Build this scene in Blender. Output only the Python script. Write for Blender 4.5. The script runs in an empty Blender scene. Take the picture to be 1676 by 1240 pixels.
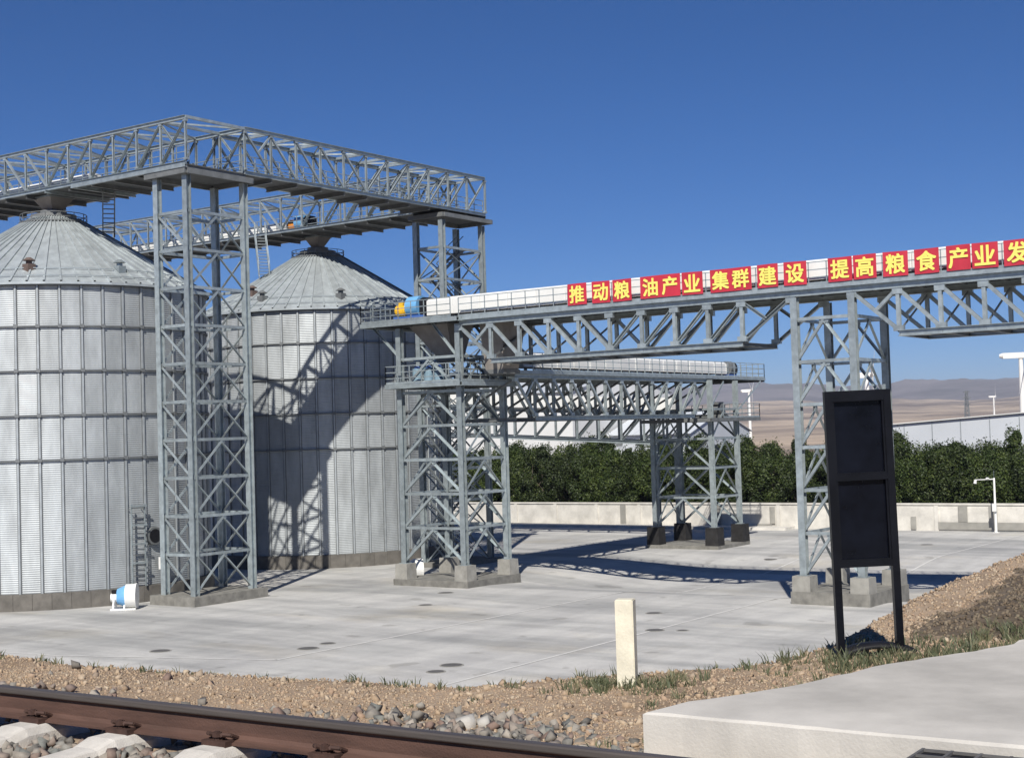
import bpy, bmesh, math, random
import numpy as np
from mathutils import Vector, Matrix, Quaternion
random.seed(7); rng = np.random.default_rng(11)
S = bpy.context.scene
COL = S.collection

# ------------------------------------------------------------------ camera, sky, sun, exposure
EYE = 9.0                                   # the eye above the silo yard (the railway runs on a bank)
cam_d = bpy.data.cameras.new('camera'); cam = bpy.data.objects.new('camera', cam_d); COL.objects.link(cam)
cam_d.sensor_width = 36; cam_d.lens = 36 * 2381.2 / 1676; cam_d.clip_start = 0.1; cam_d.clip_end = 60000
RT, UP, FW = Vector((.8141, .58, -.0306)), Vector((.0469, -.0131, .9988)), Vector((-.5789, .8145, .0379))
cam.matrix_world = Matrix(((RT.x, UP.x, -FW.x, 0), (RT.y, UP.y, -FW.y, 0), (RT.z, UP.z, -FW.z, EYE), (0, 0, 0, 1)))
S.camera = cam

TO_SUN = Vector((.54, -.98, 1.02)).normalized()
W = bpy.data.worlds.new('World'); S.world = W; W.use_nodes = True
wn = W.node_tree.nodes; wl = W.node_tree.links
sky = wn.new('ShaderNodeTexSky'); sky.sky_type = 'NISHITA'; sky.sun_disc = False
sky.sun_elevation = math.asin(TO_SUN.z); sky.sun_rotation = math.atan2(TO_SUN.x, TO_SUN.y)
sky.altitude = 0; sky.air_density = 0.6; sky.dust_density = 0.0; sky.ozone_density = 10.0
wn['Background'].inputs['Strength'].default_value = 0.073
hsv = wn.new('ShaderNodeHueSaturation'); hsv.inputs['Saturation'].default_value = 1.14; hsv.inputs['Hue'].default_value = .504
wl.new(sky.outputs[0], hsv.inputs['Color']); wl.new(hsv.outputs[0], wn['Background'].inputs[0])
sd = bpy.data.lights.new('sun', 'SUN'); sd.energy = 5.0; sd.angle = math.radians(.5); sd.color = (1, .955, .88)
sun = bpy.data.objects.new('sun', sd); COL.objects.link(sun)
sun.rotation_euler = TO_SUN.to_track_quat('Z', 'Y').to_euler()
S.view_settings.view_transform = 'Standard'; S.view_settings.look = 'None'
S.view_settings.exposure = 0.15; S.view_settings.gamma = 1
S.cycles.max_bounces = 6; S.cycles.caustics_reflective = False; S.cycles.caustics_refractive = False

# ------------------------------------------------------------------ materials
def new_mat(name):
    m = bpy.data.materials.new(name); m.use_nodes = True
    return m, m.node_tree.nodes, m.node_tree.links, m.node_tree.nodes['Principled BSDF']

def mat(name, col, rough=.6, metal=0., var=.12, scale=3., obj_var=0., bump=0., bscale=40., spec=.5, stretch=None, col2=None):
    m, n, l, b = new_mat(name)
    b.inputs['Roughness'].default_value = rough; b.inputs['Metallic'].default_value = metal
    b.inputs['Specular IOR Level'].default_value = spec
    geo = n.new('ShaderNodeNewGeometry'); mp = n.new('ShaderNodeMapping')
    if stretch: mp.inputs['Scale'].default_value = stretch
    l.new(geo.outputs['Position'], mp.inputs[0])
    nz = n.new('ShaderNodeTexNoise'); nz.inputs['Scale'].default_value = scale; nz.inputs['Detail'].default_value = 6
    nz.inputs['Roughness'].default_value = .62
    l.new(mp.outputs[0], nz.inputs['Vector'])
    rp = n.new('ShaderNodeValToRGB'); e = rp.color_ramp.elements
    c = np.array(col); c2 = np.array(col2) if col2 is not None else np.minimum(c * (1 + var), 1)
    c1 = c * (1 - var) if col2 is None else c
    e[0].position = .33; e[1].position = .67; e[0].color = (*c1, 1); e[1].color = (*c2, 1)
    l.new(nz.outputs[0], rp.inputs[0]); out = rp.outputs[0]
    if obj_var:
        oi = n.new('ShaderNodeObjectInfo'); mr = n.new('ShaderNodeMapRange')
        mr.inputs[3].default_value = 1 - obj_var; mr.inputs[4].default_value = 1 + obj_var
        l.new(oi.outputs['Random'], mr.inputs[0])
        hs = n.new('ShaderNodeHueSaturation'); l.new(out, hs.inputs['Color']); l.new(mr.outputs[0], hs.inputs['Value'])
        out = hs.outputs[0]
    l.new(out, b.inputs['Base Color'])
    if bump:
        n2 = n.new('ShaderNodeTexNoise'); n2.inputs['Scale'].default_value = bscale; n2.inputs['Detail'].default_value = 4
        l.new(geo.outputs['Position'], n2.inputs['Vector'])
        bp = n.new('ShaderNodeBump'); bp.inputs['Strength'].default_value = bump; bp.inputs['Distance'].default_value = .02
        l.new(n2.outputs[0], bp.inputs['Height']); l.new(bp.outputs[0], b.inputs['Normal'])
    return m

M = {}
M['steel'] = mat('galvanised_steel', (.38, .43, .44), .38, .45, .20, 2.6, .13)
M['steel_dark'] = mat('dark_steel', (.17, .178, .178), .55, .2, .2, 2.0, .1)  # darker steel, mostly for members below decks and small fittings
M['grating'] = mat('floor_grating', (.12, .12, .117), .7, .2, .2, 3, .12)
M['roofsheet'] = mat('roof_sheet', (.45, .49, .50), .42, .35, .16, 1.6, .09)
M['sheet'] = mat('corrugated_zinc', (.40, .425, .435), .52, .27, .19, 1.1, .12, stretch=(1, 1, .30))
M['stiff'] = mat('stiffener_zinc', (.40, .43, .445), .5, .3, .12, 2, .08)
M['ringm'] = mat('wind_ring_steel', (.17, .18, .185), .6, .2, .1, 2)
M['white'] = mat('white_paint', (.80, .80, .77), .45, 0, .04, 1.5, .04)
M['offwhite'] = mat('white_wall', (.74, .74, .72), .7, 0, .06, .15, .03)
M['bluegrey'] = mat('shed_roof_sheet', (.60, .63, .66), .5, .1, .06, .08, .03)
M['blue'] = mat('blue_paint', (.16, .40, .68), .45, 0, .1, 2)
M['motorgrey'] = mat('blue_grey_machine_paint', (.22, .33, .40), .5, 0, .15, 3)
M['deepblue'] = mat('deep_blue_paint', (.07, .15, .42), .45, 0, .1, 2)
M['yellow'] = mat('yellow_paint', (.80, .50, .04), .45, 0, .1, 2)
M['orange'] = mat('orange_paint', (.70, .30, .06), .5, 0, .1, 2)
M['black'] = mat('black_paint', (.005, .0055, .008), .35, 0, .3, 6, bump=.05, spec=.22)
M['boardface'] = mat('dark_board', (.004, .005, .009), .2, 0, .5, 4, spec=.16)
M['rubber'] = mat('black_rubber', (.010, .010, .012), .6, 0, .3, 8, spec=.25)
M['red'] = mat('red_banner', (.50, .026, .05), .6, 0, .08, 1.5, .05)
M['chars'] = mat('yellow_lettering', (.86, .74, .16), .55, 0, .03, 2)
M['pier'] = mat('plinth_concrete', (.30, .29, .26), .9, 0, .22, 1.6, .08, bump=.3)
M['plinth'] = mat('stained_plinth_concrete', (.20, .193, .172), .92, 0, .28, 1.8, .06, bump=.3)
M['pier_dark'] = mat('bitumen_coated_concrete', (.022, .021, .021), .8, 0, .35, 2.5, .1, bump=.3, spec=.3)
M['base'] = mat('silo_base_concrete', (.14, .13, .115), .92, 0, .25, 1.4, .04, bump=.3)
M['wallc'] = mat('wall_render', (.60, .575, .52), .9, 0, .17, .9, .05, bump=.2, bscale=8)
M['patch'] = mat('grey_cement_patch', (.30, .29, .26), .92, 0, .15, 1.2, .05)
M['sleeper'] = mat('sleeper_concrete', (.56, .53, .48), .85, 0, .12, 9, .05, bump=.25, bscale=120)
M['slab'] = mat('crossing_slab_concrete', (.50, .475, .43), .88, 0, .2, 1.1, 0, bump=.14, bscale=60)
M['post'] = mat('cream_paint', (.74, .69, .545), .65, 0, .14, 6, 0, bump=.15, bscale=60)
M['rust'] = mat('rusty_rail', (.10, .054, .040), .75, .1, .3, 7, 0, bump=.2, bscale=90, stretch=(.25, 2, 2))
M['railtop'] = mat('rail_head', (.105, .09, .08), .48, .3, .2, 9, 0, stretch=(.15, 3, 3))
M['clip'] = mat('rusty_clip', (.06, .03, .022), .8, .1, .3, 20)
M['iron'] = mat('manhole_iron', (.13, .125, .12), .7, .2, .2, 8)
M['hopper'] = mat('hopper_sheet', (.30, .275, .25), .55, .2, .15, 1.5)
M['joint'] = mat('joint_filler', (.62, .61, .58), .85, 0, .12, 2)
M['bark'] = mat('bark', (.10, .08, .06), .9, 0, .25, 8)
M['redstone'] = mat('roof_vent_brown', (.14, .10, .085), .7, .1, .2, 6)

def yard_mat():
    m, n, l, b = new_mat('yard_concrete'); b.inputs['Roughness'].default_value = .82
    geo = n.new('ShaderNodeNewGeometry')
    def noise(sc, st, det=6, rgh=.6):
        mp = n.new('ShaderNodeMapping'); mp.inputs['Scale'].default_value = st; l.new(geo.outputs['Position'], mp.inputs[0])
        t = n.new('ShaderNodeTexNoise'); t.inputs['Scale'].default_value = sc; t.inputs['Detail'].default_value = det; t.inputs['Roughness'].default_value = rgh
        l.new(mp.outputs[0], t.inputs['Vector']); return t.outputs[0]
    def ramp(src, p0, p1, c0, c1):
        r = n.new('ShaderNodeValToRGB'); e = r.color_ramp.elements; e[0].position = p0; e[1].position = p1
        e[0].color = (*c0, 1); e[1].color = (*c1, 1); l.new(src, r.inputs[0]); return r.outputs[0]
    def mul(a, c, f=1.):
        x = n.new('ShaderNodeMix'); x.data_type = 'RGBA'; x.blend_type = 'MULTIPLY'; x.inputs[0].default_value = f
        l.new(a, x.inputs[6]); l.new(c, x.inputs[7]); return x.outputs[2]
    base = ramp(noise(.06, (1, 1, 1)), .3, .7, (.57, .56, .535), (.70, .685, .64))
    wheel = ramp(noise(.13, (.35, 2.2, 1), 5), .38, .56, (.68, .69, .70), (1, 1, 1))     # tyre-grey lanes along the yard
    wheel2 = ramp(noise(.22, (2.0, .25, 1), 5), .40, .60, (.84, .84, .85), (1, 1, 1))
    mott = ramp(noise(1.2, (1, 1, 1), 8, .7), .3, .7, (.86, .86, .86), (1, 1, 1))
    warm = ramp(noise(.09, (1, 1.6, 1), 3), .55, .75, (1, 1, 1), (1, .95, .86))
    oil = ramp(noise(.55, (1, 1, 1), 3, .5), .30, .36, (.55, .54, .52), (1, 1, 1))
    fine = ramp(noise(7., (1, 1, 1), 4, .7), .3, .7, (.9, .9, .9), (1.0, 1.0, 1.0))
    mpw = n.new('ShaderNodeMapping'); mpw.inputs['Rotation'].default_value = (0, 0, .25); l.new(geo.outputs['Position'], mpw.inputs[0])
    wv = n.new('ShaderNodeTexWave'); wv.bands_direction = 'Y'; wv.inputs['Scale'].default_value = .11; wv.inputs['Distortion'].default_value = 9; wv.inputs['Detail'].default_value = 3; wv.inputs['Detail Scale'].default_value = .35
    l.new(mpw.outputs[0], wv.inputs['Vector']); tyre = ramp(wv.outputs[0], .0, .22, (.72, .72, .73), (1, 1, 1))
    c = mul(mul(mul(mul(base, wheel), wheel2), mott), warm); c = mul(mul(mul(c, oil, .55), fine), tyre, .22)
    l.new(c, b.inputs['Base Color'])
    return m
M['yard'] = yard_mat()

def ground_mat(name, cols, scale, bump=.5):
    m, n, l, b = new_mat(name); b.inputs['Roughness'].default_value = .95
    geo = n.new('ShaderNodeNewGeometry')
    v = n.new('ShaderNodeTexVoronoi'); v.inputs['Scale'].default_value = scale
    l.new(geo.outputs['Position'], v.inputs['Vector'])
    r = n.new('ShaderNodeValToRGB'); r.color_ramp.interpolation = 'LINEAR'
    e = r.color_ramp.elements; e[0].color = (*cols[0], 1); e[1].color = (*cols[-1], 1)
    for i, c in enumerate(cols[1:-1]): k = e.new((i + 1) / (len(cols) - 1)); k.color = (*c, 1)
    sp = n.new('ShaderNodeSeparateColor'); l.new(v.outputs['Color'], sp.inputs[0]); l.new(sp.outputs[0], r.inputs[0])
    nz = n.new('ShaderNodeTexNoise'); nz.inputs['Scale'].default_value = .7; nz.inputs['Detail'].default_value = 5; l.new(geo.outputs['Position'], nz.inputs['Vector'])
    r2 = n.new('ShaderNodeValToRGB'); r2.color_ramp.elements[0].color = (.62, .60, .58, 1); r2.color_ramp.elements[1].color = (1.0, 1.0, 1.0, 1)
    r2.color_ramp.elements[0].position = .35; r2.color_ramp.elements[1].position = .6
    l.new(nz.outputs[0], r2.inputs[0])
    x = n.new('ShaderNodeMix'); x.data_type = 'RGBA'; x.blend_type = 'MULTIPLY'; x.inputs[0].default_value = 1
    l.new(r.outputs[0], x.inputs[6]); l.new(r2.outputs[0], x.inputs[7]); l.new(x.outputs[2], b.inputs['Base Color'])
    bp = n.new('ShaderNodeBump'); bp.inputs['Strength'].default_value = bump; bp.inputs['Distance'].default_value = .02
    l.new(v.outputs['Distance'], bp.inputs['Height']); l.new(bp.outputs[0], b.inputs['Normal'])
    return m
M['bank'] = ground_mat('tan_gravel_ground', [(.30, .215, .145), (.41, .305, .205), (.36, .26, .175), (.48, .38, .27)], 60)
M['soil'] = ground_mat('brown_soil_ground', [(.10, .074, .048), (.145, .11, .074), (.12, .092, .062), (.18, .142, .10)], 22)

def stone_mat(name, cols):
    m, n, l, b = new_mat(name); b.inputs['Roughness'].default_value = .9
    at = n.new('ShaderNodeAttribute'); at.attribute_name = 'tone'
    r = n.new('ShaderNodeValToRGB'); e = r.color_ramp.elements; e[0].color = (*cols[0], 1); e[1].color = (*cols[-1], 1)
    for i, c in enumerate(cols[1:-1]): k = e.new((i + 1) / (len(cols) - 1)); k.color = (*c, 1)
    l.new(at.outputs['Fac'], r.inputs[0])
    geo = n.new('ShaderNodeNewGeometry'); nz = n.new('ShaderNodeTexNoise'); nz.inputs['Scale'].default_value = 60; nz.inputs['Detail'].default_value = 4
    l.new(geo.outputs['Position'], nz.inputs['Vector'])
    mr = n.new('ShaderNodeMapRange'); mr.inputs[3].default_value = .72; mr.inputs[4].default_value = 1.25; l.new(nz.outputs[0], mr.inputs[0])
    hs = n.new('ShaderNodeHueSaturation'); l.new(r.outputs[0], hs.inputs['Color']); l.new(mr.outputs[0], hs.inputs['Value'])
    l.new(hs.outputs[0], b.inputs['Base Color']); return m
M['ballast'] = stone_mat('ballast_stone', [(.12, .112, .10), (.22, .20, .172), (.29, .26, .22), (.22, .15, .118), (.165, .172, .158), (.36, .32, .27)])
M['pebble'] = stone_mat('tan_pebbles', [(.28, .20, .13), (.38, .28, .185), (.43, .33, .225), (.34, .235, .16), (.48, .39, .28), (.26, .20, .15)])
M['soilstone'] = stone_mat('brown_clods', [(.10, .074, .048), (.15, .112, .074), (.20, .16, .112), (.125, .096, .068)])

def leaf_mat(name, c0, c1, c2):
    m, n, l, b = new_mat(name); b.inputs['Roughness'].default_value = .6
    at = n.new('ShaderNodeAttribute'); at.attribute_name = 'tone'
    r = n.new('ShaderNodeValToRGB'); e = r.color_ramp.elements; e[0].color = (*c0, 1); e[1].color = (*c2, 1); k = e.new(.55); k.color = (*c1, 1)
    l.new(at.outputs['Fac'], r.inputs[0])
    oi = n.new('ShaderNodeObjectInfo'); mr = n.new('ShaderNodeMapRange'); mr.inputs[3].default_value = .75; mr.inputs[4].default_value = 1.25
    l.new(oi.outputs['Random'], mr.inputs[0]); hs = n.new('ShaderNodeHueSaturation'); l.new(r.outputs[0], hs.inputs['Color']); l.new(mr.outputs[0], hs.inputs['Value'])
    l.new(hs.outputs[0], b.inputs['Base Color'])
    tr = n.new('ShaderNodeBsdfTranslucent'); l.new(hs.outputs[0], tr.inputs[0])
    mx = n.new('ShaderNodeMixShader'); mx.inputs[0].default_value = .22
    l.new(b.outputs[0], mx.inputs[1]); l.new(tr.outputs[0], mx.inputs[2]); l.new(mx.outputs[0], n['Material Output'].inputs[0])
    return m
M['leaf'] = leaf_mat('elm_leaves', (.014, .026, .005), (.038, .062, .011), (.092, .118, .022))
M['grass'] = leaf_mat('dry_grass', (.085, .105, .052), (.13, .15, .08), (.27, .245, .14))

def desert_mat():
    m, n, l, b = new_mat('desert_ground'); b.inputs['Roughness'].default_value = 1
    geo = n.new('ShaderNodeNewGeometry'); mp = n.new('ShaderNodeMapping'); mp.inputs['Scale'].default_value = (.003, .003, .02); l.new(geo.outputs['Position'], mp.inputs[0])
    nz = n.new('ShaderNodeTexNoise'); nz.inputs['Scale'].default_value = 1; nz.inputs['Detail'].default_value = 8; nz.inputs['Roughness'].default_value = .65; l.new(mp.outputs[0], nz.inputs['Vector'])
    r = n.new('ShaderNodeValToRGB'); e = r.color_ramp.elements; e[0].position = .40; e[1].position = .60; e[0].color = (.17, .125, .095, 1); e[1].color = (.50, .39, .28, 1)
    l.new(nz.outputs[0], r.inputs[0]); l.new(r.outputs[0], b.inputs['Base Color']); return m
M['desert'] = desert_mat()
M['rock'] = mat('mountain_rock', (.15, .125, .125), 1, 0, .4, .003, 0)

# ------------------------------------------------------------------ helpers
def link(o, parent=None, kind=None, label=None, cat=None, group=None):
    COL.objects.link(o)
    if parent is not None: o.parent = parent
    if kind: o['kind'] = kind
    if label: o['label'] = label
    if cat: o['category'] = cat
    if group: o['group'] = group
    return o

def mesh(name, v, f, m=None, smooth=False):
    me = bpy.data.meshes.new(name); me.from_pydata([tuple(map(float, p)) for p in v], [], [tuple(int(i) for i in q) for q in f])
    if m is not None: me.materials.append(M[m] if isinstance(m, str) else m)
    if smooth: me.polygons.foreach_set('use_smooth', [True] * len(me.polygons))
    me.update(); return me

def thing(name, loc, label, cat, group=None, rotz=0):
    o = bpy.data.objects.new(name, None); o.empty_display_size = .3; o.location = loc; o.rotation_euler = (0, 0, rotz)
    return link(o, None, None, label, cat, group)

BOXF = [(0, 3, 2, 1), (4, 5, 6, 7), (0, 1, 5, 4), (1, 2, 6, 5), (2, 3, 7, 6), (3, 0, 4, 7)]
class MB:
    """collects solids into one mesh"""
    def __init__(s): s.v = []; s.f = []
    def add(s, v, f):
        k = len(s.v); s.v += [tuple(p) for p in v]; s.f += [tuple(i + k for i in q) for q in f]; return s
    def box(s, x0, x1, y0, y1, z0, z1):
        return s.add([(x0, y0, z0), (x1, y0, z0), (x1, y1, z0), (x0, y1, z0), (x0, y0, z1), (x1, y0, z1), (x1, y1, z1), (x0, y1, z1)], BOXF)
    def bar(s, a, b, w, h=None):
        a, b = Vector(a), Vector(b); h = h or w; X, Y, d, L = frame(a, b)
        p = []
        for q in (a, b):
            for i, j in ((-1, -1), (1, -1), (1, 1), (-1, 1)): p.append(q + X * (w / 2 * i) + Y * (h / 2 * j))
        return s.add(p, BOXF)
    def tube(s, a, b, r0, r1=None, n=12, caps=True):
        a, b = Vector(a), Vector(b); r1 = r0 if r1 is None else r1; X, Y, d, L = frame(a, b)
        p = [q + (X * math.cos(t) + Y * math.sin(t)) * r for q, r in ((a, r0), (b, r1)) for t in [2 * math.pi * i / n for i in range(n)]]
        f = [(i, (i + 1) % n, n + (i + 1) % n, n + i) for i in range(n)]
        if caps: f += [tuple(range(n))[::-1], tuple(range(n, 2 * n))]
        return s.add(p, f)
    def path(s, pts, r, n=8):
        for a, b in zip(pts[:-1], pts[1:]): s.tube(a, b, r, n=n)
        return s
    def build(s, name, m, parent=None, smooth=False, **kw):
        o = bpy.data.objects.new(name, mesh(name, s.v, s.f, m, smooth))
        return link(o, parent, **kw)

def frame(a, b):
    d = b - a; L = d.length; d = d / L
    up = Vector((0, 0, 1)) if abs(d.z) < .95 else Vector((0, 1, 0))
    X = up.cross(d).normalized(); Y = d.cross(X)
    return X, Y, d, L

# unit section meshes, length 0..1 along z, shared by every member
def prism(poly):
    n = len(poly); v = [(x, y, 0) for x, y in poly] + [(x, y, 1) for x, y in poly]
    return v, [(i, (i + 1) % n, n + (i + 1) % n, n + i) for i in range(n)] + [tuple(range(n))[::-1], tuple(range(n, 2 * n))]
def hpoly(t=.09, w=.07):
    return [(-.5, -.5), (.5, -.5), (.5, -.5 + t), (w, -.5 + t), (w, .5 - t), (.5, .5 - t), (.5, .5), (-.5, .5), (-.5, .5 - t), (-w, .5 - t), (-w, -.5 + t), (-.5, -.5 + t)]
SEC = {'box': [(-.5, -.5), (.5, -.5), (.5, .5), (-.5, .5)], 'h': hpoly(), 'l': [(-.5, -.5), (.5, -.5), (.5, -.32), (-.32, -.32), (-.32, .5), (-.5, .5)],
       'c': [(-.5, -.5), (.5, -.5), (.5, -.36), (-.34, -.36), (-.34, .36), (.5, .36), (.5, .5), (-.5, .5)]}
_cache = {}
def secmesh(name, sec, m):
    k = (name, sec, m)
    if k not in _cache: v, f = prism(SEC[sec]); _cache[k] = mesh(name, v, f, m)
    return _cache[k]
def member(name, a, b, w, h, parent, sec='box', m='steel', roll=0.):
    """one steel member between two world points; its parent is an unrotated empty"""
    o0 = parent.location; a = Vector(a) - o0; b = Vector(b) - o0
    X, Y, d, L = frame(a, b)
    if roll: c, s_ = math.cos(roll), math.sin(roll); X, Y = X * c + Y * s_, Y * c - X * s_
    o = bpy.data.objects.new(name, secmesh(name, sec, m)); link(o, parent)
    o.matrix_basis = Matrix(((X.x * w, Y.x * h, d.x * L, a.x), (X.y * w, Y.y * h, d.y * L, a.y), (X.z * w, Y.z * h, d.z * L, a.z), (0, 0, 0, 1)))
    return o
def plate(name, c, sx, sy, sz, parent, m='steel'):
    """box centred on world point c"""
    return member(name, Vector(c) - Vector((0, 0, sz / 2)), Vector(c) + Vector((0, 0, sz / 2)), sx, sy, parent, 'box', m) if False else _plate(name, c, sx, sy, sz, parent, m)
def _plate(name, c, sx, sy, sz, parent, m):
    k = (name, 'cube', m)
    if k not in _cache: _cache[k] = MBcube(name, m)
    o = bpy.data.objects.new(name, _cache[k]); link(o, parent)
    p = Vector(c) - parent.location
    o.matrix_basis = Matrix(((sx, 0, 0, p.x), (0, sy, 0, p.y), (0, 0, sz, p.z), (0, 0, 0, 1)))
    return o
def MBcube(name, m):
    b = MB().box(-.5, .5, -.5, .5, -.5, .5); return mesh(name, b.v, b.f, m)

def copy_tree(o, parent=None):
    c = o.copy(); COL.objects.link(c)
    if parent is not None: c.parent = parent
    for ch in list(o.children): copy_tree(ch, c)
    return c

def railing(parent, pts, h=1.1, m='steel', step=1.0, rails=3, name='railing', t=.045):
    """handrail along a world polyline at floor height"""
    b = MB(); o0 = parent.location
    for a, c in zip(pts[:-1], pts[1:]):
        a, c = Vector(a) - o0, Vector(c) - o0; L = (c - a).length; n = max(1, round(L / step))
        for i in range(n + 1): p = a.lerp(c, i / n); b.bar(p, p + Vector((0, 0, h)), t)
        for k in range(rails): z = Vector((0, 0, h * (k + 1) / rails)); b.bar(a + z, c + z, t)
        b.bar(a + Vector((0, 0, .07)), c + Vector((0, 0, .07)), .012, .13)
    return b.build(name, m, parent)

# ------------------------------------------------------------------ the ground
def sstep(a, b, x): t = np.clip((x - a) / (b - a), 0, 1); return t * t * (3 - 2 * t)
def zyard(x, y):
    x = np.asarray(x, float); y = np.asarray(y, float)
    return -.72 * sstep(69.5, 77, y) * (1 - sstep(86, 97, y)) * sstep(-57, -46, x) * (1 - .35 * sstep(-36, -24, x))

def grid_mesh(name, xs, ys, zf, m, smooth=True):
    X, Y = np.meshgrid(xs, ys); Z = zf(X, Y); n = len(xs)
    v = np.stack([X.ravel(), Y.ravel(), Z.ravel()], 1)
    f = [(j * n + i, j * n + i + 1, (j + 1) * n + i + 1, (j + 1) * n + i) for j in range(len(ys) - 1) for i in range(n - 1)]
    return mesh(name, v, f, m, smooth)
yard = bpy.data.objects.new('yard', grid_mesh('yard', np.arange(-150, 61, 2.), np.arange(0, 120.1, 1.5), zyard, 'yard'))
link(yard, kind='structure')
# pale joint lines between the concrete bays
def joint(pts, w=.075):
    P = []
    for a, c in zip(pts[:-1], pts[1:]):
        n = max(1, int(math.dist(a, c) / 1.0)); P += [(a[0] + (c[0] - a[0]) * i / n, a[1] + (c[1] - a[1]) * i / n) for i in range(n)]
    P.append(pts[-1]); v = []; f = []
    for i, (x, y) in enumerate(P):
        q = P[min(i + 1, len(P) - 1)]; p = P[max(i - 1, 0)]; dx, dy = q[0] - p[0], q[1] - p[1]; L = math.hypot(dx, dy); nx, ny = -dy / L * w, dx / L * w
        for s in (1, -1): v.append((x + nx * s, y + ny * s, float(zyard(x + nx * s, y + ny * s)) + .012))
        if i: k = 2 * i; f.append((k - 2, k - 1, k + 1, k))
    link(bpy.data.objects.new('joint_line', mesh('joint_line', v, f, 'joint')), yard)
joint([(-43.2, 43.4), (-42.6, 72), (-42.4, 117)]); joint([(-33, 38), (-33.4, 72), (-33.6, 117)]); joint([(-100, 35.5), (-53.4, 40.2), (-43.2, 43.4)])
joint([(-23.5, 38), (-23.7, 67), (-23.8, 117)], .06); joint([(-60, 107), (-23, 107), (10, 107)], .06)

BX = [(-60, 7.6), (-10.9, 7.66), (-9.96, 7.6), (-8.63, 7.7), (-7.24, 7.95), (-6.31, 8.14), (-5.75, 8.66), (-5.26, 9.29), (-4.96, 9.67), (-4.80, 10.38), (-4.75, 11.11), (-4.95, 12.66), (-5.4, 15.8), (-5.64, 19.3), (-5.8, 44)]
BP = np.array(BX)
def crest_dist(X, Y):
    """signed distance to the crest of the railway bank, positive on the yard side"""
    sh = X.shape; P = np.stack([X.ravel(), Y.ravel()], 1); best = np.full(len(P), 1e9)
    for a, b in zip(BP[:-1], BP[1:]):
        d = b - a; t = np.clip(((P - a) @ d) / (d @ d), 0, 1); q = a + t[:, None] * d
        best = np.minimum(best, np.hypot(*(P - q).T))
    yc = np.interp(P[:, 0], BP[:10, 0], BP[:10, 1]); xc = np.interp(P[:, 1], BP[9:, 1], BP[9:, 0])
    inside = np.where(P[:, 1] < 10.38, (P[:, 0] > -4.8) | (P[:, 1] < yc), P[:, 0] > xc)
    inside &= (P[:, 1] < 44)
    return np.where(inside, -best, best).reshape(sh)
def vnoise(X, Y, s, seed=0):
    r = np.random.default_rng(seed); o = 0; a = 1
    for k in range(4):
        for q in range(3):
            th = r.uniform(0, 6.28); ph = r.uniform(0, 6.28); w = s * 2 ** k * r.uniform(.7, 1.4)
            o = o + a * np.sin((X * math.cos(th) + Y * math.sin(th)) * w + ph) / 3
        a *= .55
    return o
ZF = 7.35                                    # underside of the rails
def zbank(X, Y):
    d = crest_dist(X, Y)
    top = 7.245 + .02 * vnoise(X, Y, 2.2, 3) + .03 * sstep(0, 1.2, -d)
    # soil shoulder beside the crossing road
    top = top + .16 * sstep(-4.6, -3.6, X) * sstep(10.5, 13, Y) + .02 * sstep(9, 12, Y) * vnoise(X, Y, 3, 5)
    z = np.where(d > 0, top - .72 * d + .04 * vnoise(X, Y, 2.5, 4) * np.clip(d, 0, 1), top)
    dip = sstep(7.0, 6.3, Y) if False else (1 - sstep(6.3, 7.2, Y))
    z = z - .03 * dip
    return np.maximum(z, -1.0)
xs = np.concatenate([np.arange(-60, -14, 1.2), np.arange(-14, 1, .13), np.arange(1, 40, 1.2)])
ys = np.concatenate([np.arange(-30, 2, 1.5), np.arange(2, 14, .13), np.arange(14, 24, .3), np.arange(24, 62, 1.5)])
bank = bpy.data.objects.new('railway_bank', grid_mesh('railway_bank', xs, ys, zbank, 'bank')); link(bank, kind='structure')
bank.data.materials.append(M['soil'])
cx = np.array([p.center[:2] for p in bank.data.polygons]); dd = crest_dist(cx[:, 0], cx[:, 1]) + .25 * vnoise(cx[:, 0], cx[:, 1], 1.1, 9)
soil = (cx[:, 1] > 11.2 + .4 * vnoise(cx[:, 0], cx[:, 1], .9, 2)) & (dd < -.5)
bank.data.polygons.foreach_set('material_index', soil.astype(int))

# wide desert plain out to the hills, and the hills
link(bpy.data.objects.new('desert_plain', mesh('desert_plain', [(-10500, -10500, -1.3), (10500, -10500, -1.3), (10500, 10500, -1.3), (-10500, 10500, -1.3)], [(0, 1, 2, 3)], 'desert')), kind='structure')
def hills(name, r0, r1, nr, zf, m):
    az = np.radians(np.linspace(-80, 12, 460)); rr = np.linspace(r0, r1, nr)
    A, R = np.meshgrid(az, rr); Z = zf(A, R, (R - r0) / (r1 - r0)); n = len(az)
    v = np.stack([(R * np.sin(A)).ravel(), (R * np.cos(A)).ravel(), Z.ravel()], 1)
    f = [(j * n + i, j * n + i + 1, (j + 1) * n + i + 1, (j + 1) * n + i) for j in range(nr - 1) for i in range(n - 1)]
    return link(bpy.data.objects.new(name, mesh(name, v, f, m, True)), kind='structure')
def n1(a, f, s): return sum(math.pow(.6, k) * np.sin(a * f * 1.9 ** k + s * (k + 1) * 1.7) for k in range(7)) / 2.2
hills('foothills', 1500, 5200, 60, lambda A, R, t: -1.4 + 90 * t ** 1.3 * (1 + .12 * n1(A, 30, 1.)) + 9 * t * vnoise(R * np.sin(A), R * np.cos(A), .006, 6), 'desert')
hills('mountains', 5000, 9000, 70, lambda A, R, t: -30 + np.sin(np.clip(t, 0, 1) * math.pi * .62) * (248 + 22 * n1(A, 13, 2.) + 14 * n1(A, 55, .4)) + 38 * t * vnoise(R * np.sin(A), R * np.cos(A), .004, 8) + 12 * t * vnoise(R * np.sin(A), R * np.cos(A), .017, 18), 'rock')

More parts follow.
